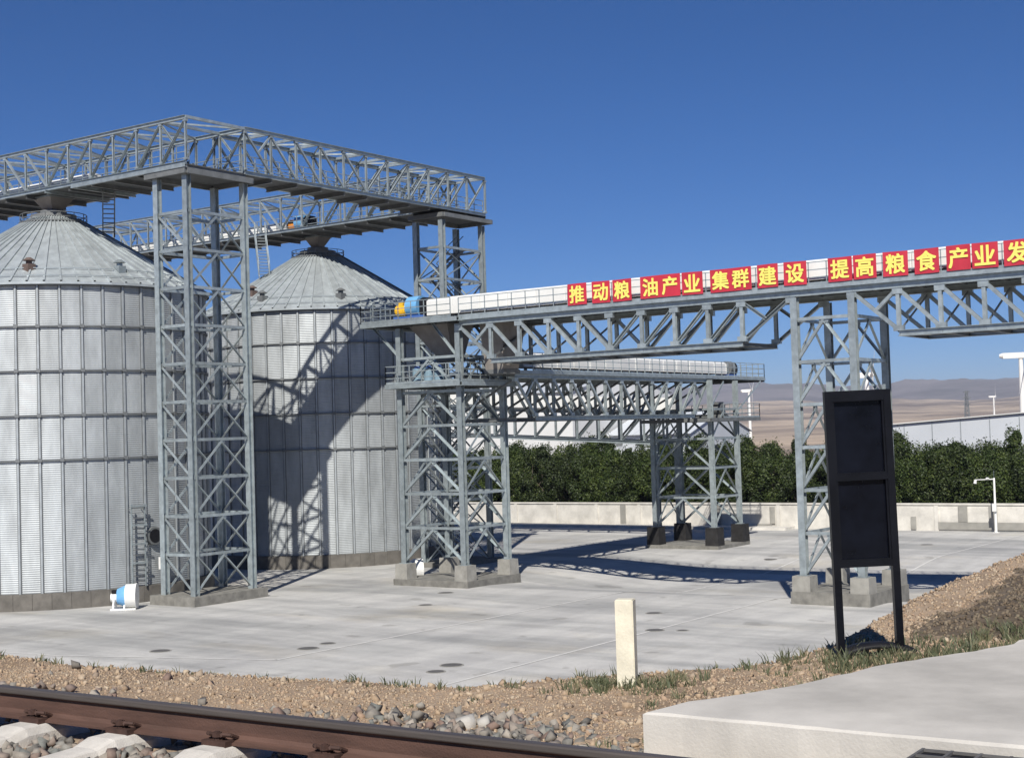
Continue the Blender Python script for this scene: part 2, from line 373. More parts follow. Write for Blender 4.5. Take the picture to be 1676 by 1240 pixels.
# ------------------------------------------------------------------ silos
R_S = 9.1; NR = 48; NP = 64; Z_B = .92; Z_E = 18.4; TIER = 2.5125; Z_L = Z_E - 4 * TIER
def sheet_mesh(h, name='wall_sheet'):
    """corrugated sheet spanning one bay, z 0..h"""
    pitch = .12; nw = max(1, round(h / pitch)); pts = []
    for k in range(nw):
        for q, a in ((0., -1), (.25, 0), (.5, 1), (.75, 0)): pts.append(((k + q) / nw * h, a * .013))
    pts.append((h, -.013)); v = []; f = []; half = math.pi / NR
    for z, o in pts:
        for t in (-half, 0, half): v.append(((R_S + o) * math.cos(t), (R_S + o) * math.sin(t), z))
    for j in range(len(pts) - 1):
        for i in range(2): a = j * 3 + i; f.append((a, a + 1, a + 4, a + 3))
    return mesh(name, v, f, 'sheet', True)
SH_LOW = sheet_mesh(Z_L - Z_B, 'lower_wall_sheet'); SH_UP = sheet_mesh(TIER)
RR, RI, ZC, ZT = R_S + .32, 1.25, Z_E - .02, 23.35
def roof_mesh():
    h = math.pi / NP; v = []; f = []
    sl = Vector((RR - RI, 0, ZC - ZT)).normalized(); nrm = Vector((-sl.z, 0, sl.x)); 
    prof = []
    for r, z in ((RR, ZC), (RI, ZT)):
        wv = math.tan(h) * r; rib = min(.055, wv * .45); up = .085
        row = [(-wv, 0), (wv - 2 * rib, 0), (wv - 2 * rib, up), (wv, up), (wv, 0)]
        for y, n in row: v.append((r * 1.0 + nrm.x * n, y, z + nrm.z * n))
    for i in range(4): f.append((i, i + 1, i + 6, i + 5))
    v += [(RR, -math.tan(h) * RR, ZC - .14), (RR, math.tan(h) * RR, ZC - .14)]; k = len(v) - 2
    f.append((k, k + 1, 4, 0))
    return mesh('roof_panel', v, f, 'roofsheet')
ROOF = roof_mesh()
def blockmesh():
    h = math.pi / 56 - .0009; v = []
    for r in (R_S - .3, R_S + .28):
        for z in (-.05, Z_B):
            for t in (-h, h): v.append((r * math.cos(t), r * math.sin(t), z))
    return mesh('base_block', v, [(0, 1, 3, 2), (4, 6, 7, 5), (2, 3, 7, 6), (0, 2, 6, 4), (1, 5, 7, 3)], 'base')
BLOCK = blockmesh()
def ring(b, r0, r1, z0, z1, n=96):
    v = []; f = []
    for i in range(n):
        t = 2 * math.pi * i / n
        for r, z in ((r0, z0), (r1, z0), (r1, z1), (r0, z1)): v.append((r * math.cos(t), r * math.sin(t), z))
    for i in range(n):
        for k in range(4): a, c = i * 4 + k, i * 4 + (k + 1) % 4; j = (i + 1) % n; f.append((a, c, j * 4 + (k + 1) % 4, j * 4 + k))
    b.add(v, f); return b
def polar(r, t, z): return Vector((r * math.cos(t), r * math.sin(t), z))
STIFF = MB().box(R_S - .02, R_S + .10, -.05, .05, Z_B - .02, Z_E - .08)
STIFF.box(R_S - .02, R_S + .03, -.10, .10, Z_B - .02, Z_E - .08)
STIFF = mesh('stiffener', STIFF.v, STIFF.f, 'stiff'); STIFF.materials.append(M['ringm'])
for p_ in STIFF.polygons:
    if p_.index >= 6: p_.material_index = 1  # wide flange coloured dark to draw the shade lines beside each rib
def silo(x, y, label, rot, vents):
    t = thing('grain_silo', (x, y, 0), label, 'silo')
    def inst(name, me, a, z=0):
        o = bpy.data.objects.new(name, me); link(o, t); o.rotation_euler.z = a; o.location.z = z
    for i in range(NR):
        a = rot + 2 * math.pi * (i + .5) / NR
        inst('wall_sheet', SH_LOW, a, Z_B)
        for k in range(4): inst('wall_sheet', SH_UP, a, Z_L + k * TIER)
        inst('stiffener', STIFF, rot + 2 * math.pi * i / NR)
    for i in range(NP): inst('roof_panel', ROOF, rot + 2 * math.pi * i / NP)
    for i in range(56): inst('base_block', BLOCK, rot + 2 * math.pi * i / 56)
    for k in range(4):
        b = ring(MB(), R_S + .03, R_S + .14, Z_L + k * TIER - .045, Z_L + k * TIER + .045)
        for i in range(NR):
            a = rot + 2 * math.pi * i / NR; p = polar(R_S + .11, a, Z_L + k * TIER); q = Vector((-math.sin(a), math.cos(a), 0)) * .11
            b.bar(p - q, p + q, .12, .2)
        b.build('wind_ring', 'ringm', t)
    ring(MB(), R_S - .05, R_S + .20, Z_E - .22, Z_E - .10).build('eave_ring', 'ringm', t)
    for r in (R_S - 1.0, R_S - .15):
        z = ZC + (RR - r) * (ZT - ZC) / (RR - RI); b = ring(MB(), r - .02, r + .02, z + .10, z + .14, 64); b.build('roof_hoop', 'steel', t)
    # cap collar
    cap = ring(MB(), .62, RI + .14, ZT - .04, ZT + .16, 40); ring(cap, .55, .80, ZT + .16, ZT + .45, 32); cap.build('roof_cap', 'steel_dark', t)
    g = MB()
    for i in range(14):
        a = 2 * math.pi * i / 14; p = polar(RI + .75, a, ZT - .38); g.bar(p, p + Vector((0, 0, .55)), .035)
    ring(g, RI + .73, RI + .77, ZT + .14, ZT + .18, 28); ring(g, RI + .73, RI + .77, ZT - .12, ZT - .08, 28)
    ring(g, RI + .2, RI + .85, ZT - .40, ZT - .34, 28); g.build('cap_walkway', 'steel_dark', t)
    for a, r, m in vents:
        z = ZC + (RR - r) * (ZT - ZC) / (RR - RI)
        c = polar(r, a, z); v = MB().box(c.x - .26, c.x + .26, c.y - .26, c.y + .26, z - .25, z + .28)
        v.tube((c.x, c.y, z + .28), (c.x, c.y, z + .48), .18, n=10); v.tube((c.x, c.y, z + .48), (c.x, c.y, z + .66), .38, .12, n=10)
        v.build('roof_vent', m, t)
    return t
def face(x, y, off): return math.atan2(-y, -x) + math.radians(off)
S1 = (-75.6, 57.4); S2 = (-76.7, 82.6)
s1 = silo(*S1, 'corrugated zinc silo with a blue fan and a ladder at its foot', .03, [(face(*S1, 27), 8.0, 'steel'), (face(*S1, -10), 8.0, 'redstone'), (face(*S1, -48), 8.0, 'steel')])
s2 = silo(*S2, 'corrugated zinc silo with lattice shadows across it, behind the banner conveyor head', .055, [(face(*S2, -30), 8.1, 'steel_dark'), (face(*S2, 11), 8.1, 'steel_dark'), (face(*S2, -42), 7.2, 'redstone')])
# hose-like pipe and railings lying on the roofs
def roof_z(r): return ZC + (RR - r) * (ZT - ZC) / (RR - RI)
for (sx, sy), par, off in ((S1, s1, 74), (S2, s2, 68)):
    a = face(sx, sy, off); b = MB()
    pts = [polar(r, a, roof_z(r) + .12) for r in (9.2, 7, 5, 3, 1.6)]
    b.path([p + polar(.25, a + math.pi / 2, 0) for p in pts], .045, 6); b.path([p - polar(.25, a + math.pi / 2, 0) for p in pts], .045, 6)
    for k in range(26):
        r = 9.1 - k * .29; p = polar(r, a, roof_z(r) + .12); q = polar(.25, a + math.pi / 2, 0); b.bar(p - q, p + q, .03)
    b.build('roof_ladder', 'steel_dark', par)

# foot of the first silo: caged ladder, round manhole, discharge pipe
a = face(*S1, 27); c = polar(R_S + .42, a, 0); tq = Vector((-math.sin(a), math.cos(a), 0)); nn = polar(1, a, 0)
L = thing('caged_ladder', (S1[0] + c.x, S1[1] + c.y, .95), 'short galvanised caged ladder fixed to the silo wall next to a round hatch', 'ladder')
for s in (-1, 1): member('stringer', L.location + tq * (.42 * s), L.location + tq * (.42 * s) + Vector((0, 0, 4.7)), .07, .07, L)
for k in range(4): z = Vector((0, 0, 1.35 + 1.08 * k)); b = member('ladder_hoop', L.location + z - tq * .5 + nn * .12, L.location + z + tq * .5 + nn * .12, .06, .10, L)
b = MB()
for k in range(15): z = Vector((0, 0, .3 + .3 * k)); b.bar(-tq * .42 + z, tq * .42 + z, .035)
for s in (-1, 1): b.bar(tq * (.42 * s) + Vector((0, 0, 4.4)) - nn * .4, tq * (.42 * s) + Vector((0, 0, 4.4)), .04)
b.build('rungs', 'steel_dark', L)
a = face(*S1, 34.5); c = polar(R_S + .05, a, 3.75); n_ = polar(1, a, 0)
hd = MB().tube(c, c + n_ * .22, .52, n=24); hd.build('round_hatch', 'steel_dark', s1); MB().tube(c + n_ * .2, c + n_ * .235, .40, n=24).build('hatch_opening', 'rubber', s1)
a = face(*S1, 37); c = polar(R_S + .5, a, 2.1); MB().box(c.x - .22, c.x + .22, c.y - .22, c.y + .22, 1.8, 2.5).build('inspection_box', 'white', s1)

# ------------------------------------------------------------------ lattice towers
def tower(name, xs, ys, z0, z1, dz, label, colw=.34, braces=('chevron', 'chevron'), plinth=None, piers=None, psz=.9, tone='steel', skip_top=0, pm='pier', floor=0.):
    x0, x1 = xs; y0, y1 = ys
    t = thing(name, ((x0 + x1) / 2, (y0 + y1) / 2, 0), label, 'tower')
    if plinth:
        e, h = plinth; plate('plinth', (t.location.x, t.location.y, (h - .9) / 2 + floor), x1 - x0 + 2 * e, y1 - y0 + 2 * e, h + .9, t, 'plinth')
    for x in xs:
        for y in ys:
            if piers:
                b = piers; o = MB(); w = psz / 2
                ch = .04
                o.add([(x - t.location.x + sx * (w + (.05 if k == 0 else 0)), y - t.location.y + sy * (w + (.05 if k == 0 else 0)), zz) for k, zz in enumerate((-.3, b)) for sx, sy in ((-1, -1), (1, -1), (1, 1), (-1, 1))], BOXF)
                o.build('pier', pm, t); plate('base_plate', (x, y, b + .02), .55, .55, .04, t)
            member('column', (x, y, z0), (x, y, z1), colw, colw, t, 'h', tone)
    lv = list(np.arange(z0 + .12, z1 + .01, dz))
    def face4(a, b, kind, back):
        for k, z in enumerate(lv):
            if k: member('strut', (*a, z), (*b, z), .16, .16, t, 'l', tone)
            if k + 1 < len(lv):
                zn = lv[k + 1]; m = ((a[0] + b[0]) / 2, (a[1] + b[1]) / 2)
                if kind == 'chevron':
                    member('brace', (*a, z), (*m, zn - .1), .14, .14, t, 'l', tone); member('brace', (*b, z), (*m, zn - .1), .14, .14, t, 'l', tone)
                    plate('gusset', (*m, zn - .12), .5 if a[1] == b[1] else .03, .03 if a[1] == b[1] else .5, .22, t)
                elif kind == 'x':
                    member('brace', (*a, z), (*b, zn), .09, .09, t, 'l', tone); member('brace', (*b, z), (*a, zn), .09, .09, t, 'l', tone)
                else:
                    p, q = (a, b) if not back else (b, a)
                    member('brace', (*p, zn), (*q, z), .14, .14, t, 'l', tone)
    face4((x0, y0), (x1, y0), braces[0], False); face4((x0, y1), (x1, y1), braces[0], True)
    face4((x1, y0), (x1, y1), braces[1], False); face4((x0, y0), (x0, y1), braces[1], True)
    return t

T1 = tower('lattice_tower', (-64.35, -61.9), (56.0, 60.4), .52, 24.2, 2.15, 'tall lattice tower between the two silos under the corner of the high galleries', .36, ('diag', 'chevron'), plinth=(.62, .52))
T5 = tower('lattice_tower', (-64.1, -61.8), (79.1, 83.7), .0, 24.0, 2.2, 'tall lattice tower under the gallery end, rising behind the banner conveyor', .36, ('x', 'x'), plinth=(.6, .3))
T2 = tower('lattice_tower', (-57.5, -52.9), (69.05, 73.4), 1.3, 15.7, 2.06, 'lattice tower with two railed platforms under the head of the banner conveyor', .36, ('chevron', 'chevron'), plinth=(.55, .38), piers=1.3)
T3 = tower('lattice_tower', (-31.1, -28.0), (68.85, 73.06), 1.25, 15.5, 2.17, 'lattice tower with four concrete piers standing behind the black sign board', .36, ('chevron', 'chevron'), plinth=(.55, .62), piers=1.4, psz=.95)
T4 = tower('lattice_tower', (-56.0, -51.0), (97.2, 101.4), 1.5, 12.6, 2.2, 'lattice tower on black coated piers in front of the boundary wall', .34, ('chevron', 'chevron'), plinth=(.55, .26), piers=1.6, psz=1.0, pm='pier_dark')

# ------------------------------------------------------------------ trusses, galleries, conveyors
def truss(t, P, zb, zt, nodes, mid, inset=1, cw=.24, pw=.16, dw=.15, gus=.45, tone='steel', zbf=None, cross_end=True):
    """vertical truss; P(u) gives (x, y) at running length u; diagonals fall towards mid"""
    zbf = zbf or (lambda u: zb); n = len(nodes); al = 'x' if abs(P(1)[0] - P(0)[0]) > .5 else 'y'
    member('top_chord', (*P(nodes[0]), zt - cw / 2), (*P(nodes[-1]), zt - cw / 2), cw, cw, t, 'h', tone)
    b0, b1 = nodes[inset], nodes[-1 - inset]
    member('bottom_chord', (*P(b0), zbf(b0) + cw / 2), (*P(b1), zbf(b1) + cw / 2), cw, cw, t, 'h', tone)
    for i, u in enumerate(nodes):
        zl = zbf(u)
        if inset <= i <= n - 1 - inset:
            member('post', (*P(u), zl + cw), (*P(u), zt - cw), pw, pw, t, 'c', tone)
            if gus: plate('gusset', (*P(u), zl + cw + .10), gus if al == 'x' else pw + .05, pw + .05 if al == 'x' else gus, gus * .5, t, tone)
        if gus: plate('gusset', (*P(u), zt - cw - gus * .25), gus if al == 'x' else pw + .05, pw + .05 if al == 'x' else gus, gus * .6, t, tone)
    for a, b in zip(nodes[:-1], nodes[1:]):
        c = (a + b) / 2
        hi, lo = (a, b) if c < mid else (b, a)
        member('diagonal', (*P(hi), zt - cw), (*P(lo), zbf(lo) + cw), dw, dw, t, 'c', tone)
    if cross_end:
        for a, b in ((nodes[0], nodes[1]), (nodes[-1], nodes[-2])):
            m = ((P(a)[0] + P(b)[0]) / 2, (P(a)[1] + P(b)[1]) / 2)
            member('diagonal', (*m, (zt + zbf(b)) / 2), (*P(b), zt - cw), dw * .9, dw * .9, t, 'c', tone)

def spans(a, b, step): n = max(2, round(abs(b - a) / step)); return [a + (b - a) * i / n for i in range(n + 1)]

def cover_mesh(L, w=1.35, h=1.06):
    prof = [(-w / 2, 0), (-w / 2, h * .80), (-w * .30, h * .96), (0, h), (w * .30, h * .96), (w / 2, h * .80), (w / 2, 0)]
    k = len(prof); v = [(0, y, z) for y, z in prof] + [(L, y, z) for y, z in prof]
    f = [(i, i + 1, k + i + 1, k + i) for i in range(k - 1)] + [tuple(range(k)), tuple(range(k, 2 * k))[::-1], (0, k, 2 * k - 1, k - 1)]
    r = MB().add(v, f); r.box(L - .10, L - .04, -w / 2 - .025, w / 2 + .025, .02, h * .80); return r
def cover_run(t, a, b, z, seg=2.0, w=1.35, h=1.06, m='white'):
    a, b = Vector((*a, z)), Vector((*b, z)); L = (b - a).length; n = max(1, round(L / seg)); s = L / n
    cb = cover_mesh(s - .03, w, h); me = mesh('cover_panel', cb.v, cb.f, m); ang = math.atan2(b.y - a.y, b.x - a.x)
    legs = MB()
    for i in range(n):
        o = bpy.data.objects.new('cover_panel', me); link(o, t); p = a.lerp(b, i / n) - t.location; o.location = p; o.rotation_euler.z = ang
        for q in (.15, .65):
            c = a.lerp(b, (i + q) / n) - t.location; d = Vector((-math.sin(ang), math.cos(ang), 0)) * (w * .42)
            for s_ in (-1, 1): legs.bar(c + d * s_ - Vector((0, 0, .28)), c + d * s_ + Vector((0, 0, .02)), .08)
    legs.build('cover_legs', 'steel_dark', t)

def gallery(name, al, u0, u1, sides, zb, zt, label, mid, zdeck=None, tone='steel', cov=None, zbf=None, ends=True, step=2.15):
    """covered-truss gallery: al = 'x' or 'y' running axis, sides = two offsets on the other axis"""
    sA, sB = sides; loc = ((u0 + u1) / 2, (sA + sB) / 2, zb) if al == 'x' else ((sA + sB) / 2, (u0 + u1) / 2, zb)
    t = thing(name, loc, label, 'gallery'); nodes = spans(u0, u1, step)
    pt = (lambda u, s: (u, s)) if al == 'x' else (lambda u, s: (s, u))
    for s in sides: truss(t, lambda u, s=s: pt(u, s), zb, zt, nodes, mid, 0, .22, .12, .12, .24, tone, zbf)
    for i, u in enumerate(nodes):
        member('top_beam', (*pt(u, sA), zt - .08), (*pt(u, sB), zt - .08), .14, .16, t, 'box', tone)
        member('floor_beam', (*pt(u, sA), zb - .12), (*pt(u, sB), zb - .12), .16, .22, t, 'h', 'steel_dark')
        if i:
            p = nodes[i - 1]; c, d = (sA, sB) if i % 2 else (sB, sA)
            member('top_bracing', (*pt(p, c), zt - .1), (*pt(u, d), zt - .1), .10, .10, t, 'l', tone)
            m = (p + u) / 2; q = pt(m, (sA + sB) / 2); L = abs(u - p) - .03; Wd = abs(sB - sA) - .26
            plate('deck_panel', (*q, zb + .03), L if al == 'x' else Wd, Wd if al == 'x' else L, .05, t, 'grating')
    ins = .22 if sA < sB else -.22
    for s in (sA + ins, sB - ins):
        railing(t, [(*pt(u0, s), zb + .06), (*pt(u1, s), zb + .06)], 1.1, 'steel', 1.05, 3)
    if cov: cover_run(t, pt(cov[0], cov[2]), pt(cov[1], cov[2]), zb + .34, 2.0, 1.1, .85)
    return t
G0 = gallery('roof_gallery', 'x', -88.6, -61.7, (55.85, 60.4), 24.72, 27.5, 'high truss gallery passing over the silo with the blue fan', -75, cov=(-95, -72.5, 58.2), zbf=None)
G1 = gallery('roof_gallery', 'y', 60.45, 84.2, (-64.35, -61.75), 24.72, 27.55, 'high truss gallery linking the two tall towers past both silos', 71.5)
G2 = gallery('roof_gallery', 'x', -101, -64.55, (79.4, 83.7), 24.72, 27.6, 'high truss gallery passing over the silo with lattice shadows', -77.5, cov=(-100, -79.3, 81.5))
# tower heads: deep edge girders where the galleries sit on the towers
def head(par, x0, x1, y0, y1, z0, z1):
    for y in (y0, y1): plate('head_girder', ((x0 + x1) / 2, y, (z0 + z1) / 2), x1 - x0, .16, z1 - z0, par, 'steel_dark')
    for x in (x0, x1): plate('head_girder', (x, (y0 + y1) / 2, (z0 + z1) / 2), .16, y1 - y0 - .164, z1 - z0, par, 'steel_dark')
    plate('head_floor', ((x0 + x1) / 2, (y0 + y1) / 2, z1 - .02), x1 - x0 - .164, y1 - y0 - .164, .04, par, 'grating')
head(T1, -64.9, -61.5, 55.6, 60.8, 24.18, 24.5); head(T5, -64.5, -61.4, 78.8, 84.5, 24.16, 24.45)
for y in (84.2,):
    pass
# walkway stub of the first gallery that steps down beside the silo cap
for u in (-71.4, -73.9):
    member('floor_beam', (u, 55.5, 24.62), (u, 60.4, 24.62), .15, .2, G0, 'h', 'steel')
member('edge_beam', (-71.4, 55.55, 24.62), (-61.4, 55.55, 24.62), .16, .24, G0, 'c', 'steel')

def spout(name, x, y, zt, zb, wt, wb, label):
    t = thing(name, (x, y, zb), label, 'hopper'); h = zt - zb
    v = [(sx * w / 2, sy * w / 2, z) for w, z in ((wb, .32), (wt, h)) for sx, sy in ((-1, -1), (1, -1), (1, 1), (-1, 1))]
    MB().add(v, BOXF).build('hopper_body', 'hopper', t); MB().tube((0, 0, 0), (0, 0, .34), wb * .46, n=16).build('spout', 'steel_dark', t)
    MB().box(-wt / 2 - .06, wt / 2 + .06, -wt / 2 - .06, wt / 2 + .06, h, h + .1).build('flange', 'steel', t); return t
spout('feed_hopper', S1[0], S1[1], 24.56, 23.55, 1.75, .85, 'grey feed hopper on the cap of the silo with the blue fan')
spout('feed_hopper', S2[0], S2[1], 24.56, 23.55, 1.45, .7, 'grey feed hopper on the cap of the silo with lattice shadows')

# access stairs from the galleries down to the silo roofs
def stair(p0, p1, w, label, m='steel'):
    p0, p1 = Vector(p0), Vector(p1); t = thing('access_stair', p1, label, 'stair'); d = p1 - p0; d.z = 0; d.normalize(); n = Vector((-d.y, d.x, 0)) * (w / 2)
    for s in (-1, 1):
        member('stringer', p0 + n * s, p1 + n * s, .06, .2, t, 'box', m)
        member('handrail', p0 + n * s + Vector((0, 0, 1)), p1 + n * s + Vector((0, 0, 1)), .05, .05, t, 'box', m)
        for q in (0, .33, .66, 1): c = p0.lerp(p1, q) + n * s; member('baluster', c, c + Vector((0, 0, 1)), .045, .045, t, 'box', m)
    k = max(4, int((p0.z - p1.z) / .24))
    for i in range(1, k): c = p0.lerp(p1, i / k); member('tread', c - n, c + n, .22, .04, t, 'box', m)
    return t
stair((-70.9, 57.9, 24.6), (-72.2, 58.9, 22.0), .7, 'steel stair from the gallery down to the silo with the blue fan', 'steel_dark')
stair((-79.3, 79.0, 24.7), (-77.9, 78.0, 21.3), .8, 'steel stair from the gallery down to the silo with lattice shadows')
# zig-zag stair inside the far tall tower
b = MB()
for k in range(10):
    z = 2.2 * k + .3; ya, yb = (-1.6, 1.6) if k % 2 else (1.6, -1.6)
    for x in (-.55, .05): b.bar((x, ya, z), (x, yb, z + 2.2), .05, .2); b.bar((x, ya, z + 1), (x, yb, z + 3.2), .045)
    for i in range(9): q = i / 9; b.bar((-.55, ya + (yb - ya) * q, z + 2.2 * q), (.05, ya + (yb - ya) * q, z + 2.2 * q), .2, .04)
    b.box(-.6, .6, min(yb, yb * 1.25), max(yb, yb * 1.25), z + 2.16, z + 2.2)
b.build('stair_flight', 'steel_dark', T5)
# machines seen inside the galleries
def drive(x, y, z, label, sc=1., axis='x', cols=('yellow', 'blue')):
    t = thing('belt_drive', (x, y, z), label, 'machine', rotz=0 if axis == 'x' else math.pi / 2)
    MB().box(-1.15 * sc, 1.0 * sc, -.42 * sc, .42 * sc, 0, .38 * sc).build('base_frame', 'deepblue', t)
    MB().tube((-.2 * sc, 0, .88 * sc), (.62 * sc, 0, .88 * sc), .60 * sc, n=28).build('pulley_guard', cols[1], t, False)
    r = MB().tube((.98 * sc, -.30 * sc, .85 * sc), (.98 * sc, .30 * sc, .85 * sc), .50 * sc, n=24); r.build('tail_drum', 'rubber', t)
    mt = MB().tube((-1.05 * sc, -.1 * sc, .72 * sc), (-.35 * sc, -.1 * sc, .72 * sc), .33 * sc, n=16)
    for i in range(6): mt.tube((-.98 * sc + i * .1 * sc, -.1 * sc, .72 * sc), (-.95 * sc + i * .1 * sc, -.1 * sc, .72 * sc), .37 * sc, n=16)
    mt.box(-.85 * sc, -.55 * sc, -.3 * sc, .1 * sc, 1.0 * sc, 1.17 * sc); mt.build('motor', cols[0], t)
    return t
drive(-77.3, 81.4, 24.78, 'drive with orange motor and pale blue guard in the gallery over the shadowed silo', 1.0, 'x', ('orange', 'blue'))

# --- the banner conveyor (runs parallel to the railway)
B = thing('belt_conveyor', (-37, 71, 13.2), 'long truss conveyor with white cover, carrying the red banner', 'conveyor')
YB = (68.9, 73.0)
nb1 = [-52.7, -50.4, -48.35, -46.3, -44.25, -42.2, -40.15, -38.1, -36.1, -34.1, -31.3]; nb2 = [-28.0, -25.65, -23.55, -21.45, -19.4, -17.3, -15.2, -13.1, -11.0, -8.8]
for y in YB:
    truss(B, lambda u, y=y: (u, y), 13.2, 15.86, nb1, -42, 1, .30, .19, .18, .52)
    truss(B, lambda u, y=y: (u, y), 13.2, 15.86, nb2, -18.4, 1, .30, .19, .18, .52)
    member('top_chord', (-31.3, y, 15.71), (-28.0, y, 15.71), .30, .30, B, 'h')
for u in nb1[1:-1] + nb2[1:-1]:
    member('cross_beam', (u, YB[0], 13.32), (u, YB[1], 13.32), .16, .2, B, 'h', 'steel_dark')
    member('cross_brace', (u, YB[0], 13.5), (u, YB[1], 15.5), .12, .12, B, 'l', 'steel_dark')
for p, q in zip(nb1[1:-2], nb1[2:-1]): member('bottom_bracing', (p, YB[0], 13.32), (q, YB[1], 13.32), .12, .12, B, 'l', 'steel_dark')
for p, q in zip(nb2[1:-2], nb2[2:-1]): member('bottom_bracing', (p, YB[0], 13.32), (q, YB[1], 13.32), .12, .12, B, 'l', 'steel_dark')
allb = nb1 + nb2
for p, q in zip(allb[:-1], allb[1:]):
    member('deck_beam', (p, YB[0] + .1, 15.92), (p, YB[1] - .1, 15.92), .16, .2, B, 'h', 'steel_dark')
    plate('deck_panel', ((p + q) / 2, 70.95, 16.05), q - p - .02, 4.3, .05, B, 'grating')
for y in (68.72, 73.18): member('deck_edge', (-52.9, y, 15.97), (-8.8, y, 15.97), .10, .20, B, 'c')
railing(B, [(-52.6, 68.72, 16.07), (-8.8, 68.72, 16.07)], 1.15, 'steel', .98, 3); railing(B, [(-52.6, 73.18, 16.07), (-8.8, 73.18, 16.07)], 1.15, 'steel', .98, 3)
cover_run(B, (-55.6, 70.2), (-8.8, 70.2), 16.40, 2.05, 1.5, 1.10)
# red banner panels on the near railing
FILLS = [(-44.74, -43.48, '推'), (-43.12, -41.94, '动'), (-41.76, -40.56, '粮'), (-40.0, -37.53, '油产'), (-37.43, -36.18, '业'), (-35.73, -33.34, '集群'), (-33.0, -31.84, '建'), (-31.52, -30.27, '设'),
         (-29.11, -27.84, '提'), (-27.77, -26.58, '高'), (-26.24, -24.98, '粮'), (-24.66, -23.45, '食'), (-23.09, -21.93, '产'), (-21.86, -20.63, '业'), (-20.37, -19.1, '发')]
GLOSS = ['push', 'move', 'grain, directly beside the word for move', 'oil and produce, two characters on one panel', 'industry, directly beside the two-character oil panel', 'gathered group, two characters on one panel', 'build, right beside the word for set up', 'set up, next to the gap in the row', 'raise, first after the gap in the row', 'high, right beside the word for raise', 'grain, between the words for high and food', 'food', 'produce, alone on its panel', 'industry, between the words for produce and issue', 'issue, last in the row']
def glyph(ch, size):
    """bold character: a few shifted copies of the outline, each a hair in front of the last"""
    cu = bpy.data.curves.new('character', 'FONT'); cu.body = ch; cu.size = size; cu.extrude = .002; cu.align_x = 'CENTER'; cu.align_y = 'CENTER'; cu.resolution_u = 3
    o = bpy.data.objects.new('tmp', cu); COL.objects.link(o); bpy.context.view_layer.update()
    m0 = bpy.data.meshes.new_from_object(o.evaluated_get(bpy.context.evaluated_depsgraph_get())); bpy.data.objects.remove(o)
    co = np.empty(len(m0.vertices) * 3); m0.vertices.foreach_get('co', co); co = co.reshape(-1, 3); fs = [tuple(p.vertices) for p in m0.polygons]
    lo, hi = co.min(0), co.max(0); co[:, 0] -= (lo[0] + hi[0]) / 2; co[:, 1] -= (lo[1] + hi[1]) / 2; co[:, :2] *= size * .95 / max(hi[0] - lo[0], hi[1] - lo[1])
    B_ = MB(); e = .024 * size
    for k, (dx, dy) in enumerate(((0, 0), (e, 0), (-e, 0), (0, e), (0, -e), (e, e), (-e, e), (e, -e), (-e, -e))): B_.add(co + np.array([dx, dy, .0016 * k]), fs)
    return mesh('character', B_.v, B_.f, 'chars')
for i, (a, c, tx) in enumerate(FILLS):
    zc = 16.73; t = thing('banner_panel', ((a + c) / 2, 68.62, zc), 'red banner panel reading ' + tx + ', the word for ' + GLOSS[i], 'banner')
    w = c - a; nx = 9; v = []; f = []
    for s, dy in ((0, 0), (1, .012)):
        for j in range(3):
            for k in range(nx): u = k / (nx - 1); v.append((-w / 2 + w * u, -.012 + dy + .010 * math.sin(u * 7 + i * 1.7 + j), -.60 + .60 * j + .012 * math.sin(i * 2.1 + u * 2)))
    def q(s, j, k): return s * 3 * nx + j * nx + k
    for j in range(2):
        for k in range(nx - 1): f += [(q(0, j, k), q(0, j, k + 1), q(0, j + 1, k + 1), q(0, j + 1, k)), (q(1, j, k + 1), q(1, j, k), q(1, j + 1, k), q(1, j + 1, k + 1))]
    rim = [q(0, 0, k) for k in range(nx)] + [q(0, 1, nx - 1)] + [q(0, 2, k) for k in range(nx - 1, -1, -1)] + [q(0, 1, 0)]
    for x, y in zip(rim, rim[1:] + rim[:1]): f.append((y, x, x + 3 * nx, y + 3 * nx))
    link(bpy.data.objects.new('cloth', mesh('cloth', v, f, 'red')), t)
    for k, ch in enumerate(tx):
        o = bpy.data.objects.new('character', glyph(ch, min(.98, w / len(tx) * .86))); link(o, t); o.rotation_euler = (math.pi / 2, 0, 0)
        o.location = ((k - (len(tx) - 1) / 2) * w / len(tx) * .97, -.036, .0)

# --- head platforms of the banner conveyor on its tower
for (x0, x1, y0, y1, z) in ((-60.0, -52.4, 68.3, 74.0, 16.1), (-58.1, -52.3, 68.3, 74.2, 12.25)):
    plate('platform_floor', ((x0 + x1) / 2, (y0 + y1) / 2, z - .03), x1 - x0 - .2, y1 - y0 - .2, .06, T2, 'grating')
    for y in (y0, y1): member('platform_beam', (x0, y, z - .14), (x1, y, z - .14), .14, .26, T2, 'c')
    for x in (x0, x1): member('platform_beam', (x, y0 + .08, z - .14), (x, y1 - .08, z - .14), .14, .26, T2, 'c')
    for k in range(4): x = x0 + (x1 - x0) * (k + .5) / 4; member('platform_joist', (x, y0 + .1, z - .16), (x, y1 - .1, z - .16), .1, .2, T2, 'h', 'steel_dark')
railing(T2, [(-52.9, 68.3, 16.1), (-59.95, 68.3, 16.1), (-59.95, 74.0, 16.1), (-53, 74.0, 16.1)], 1.15); railing(T2, [(-52.4, 68.3, 12.25), (-58.05, 68.3, 12.25), (-58.05, 74.2, 12.25)], 1.1)
railing(T2, [(-52.3, 68.4, 12.25), (-52.3, 74.1, 12.25)], 1.1)
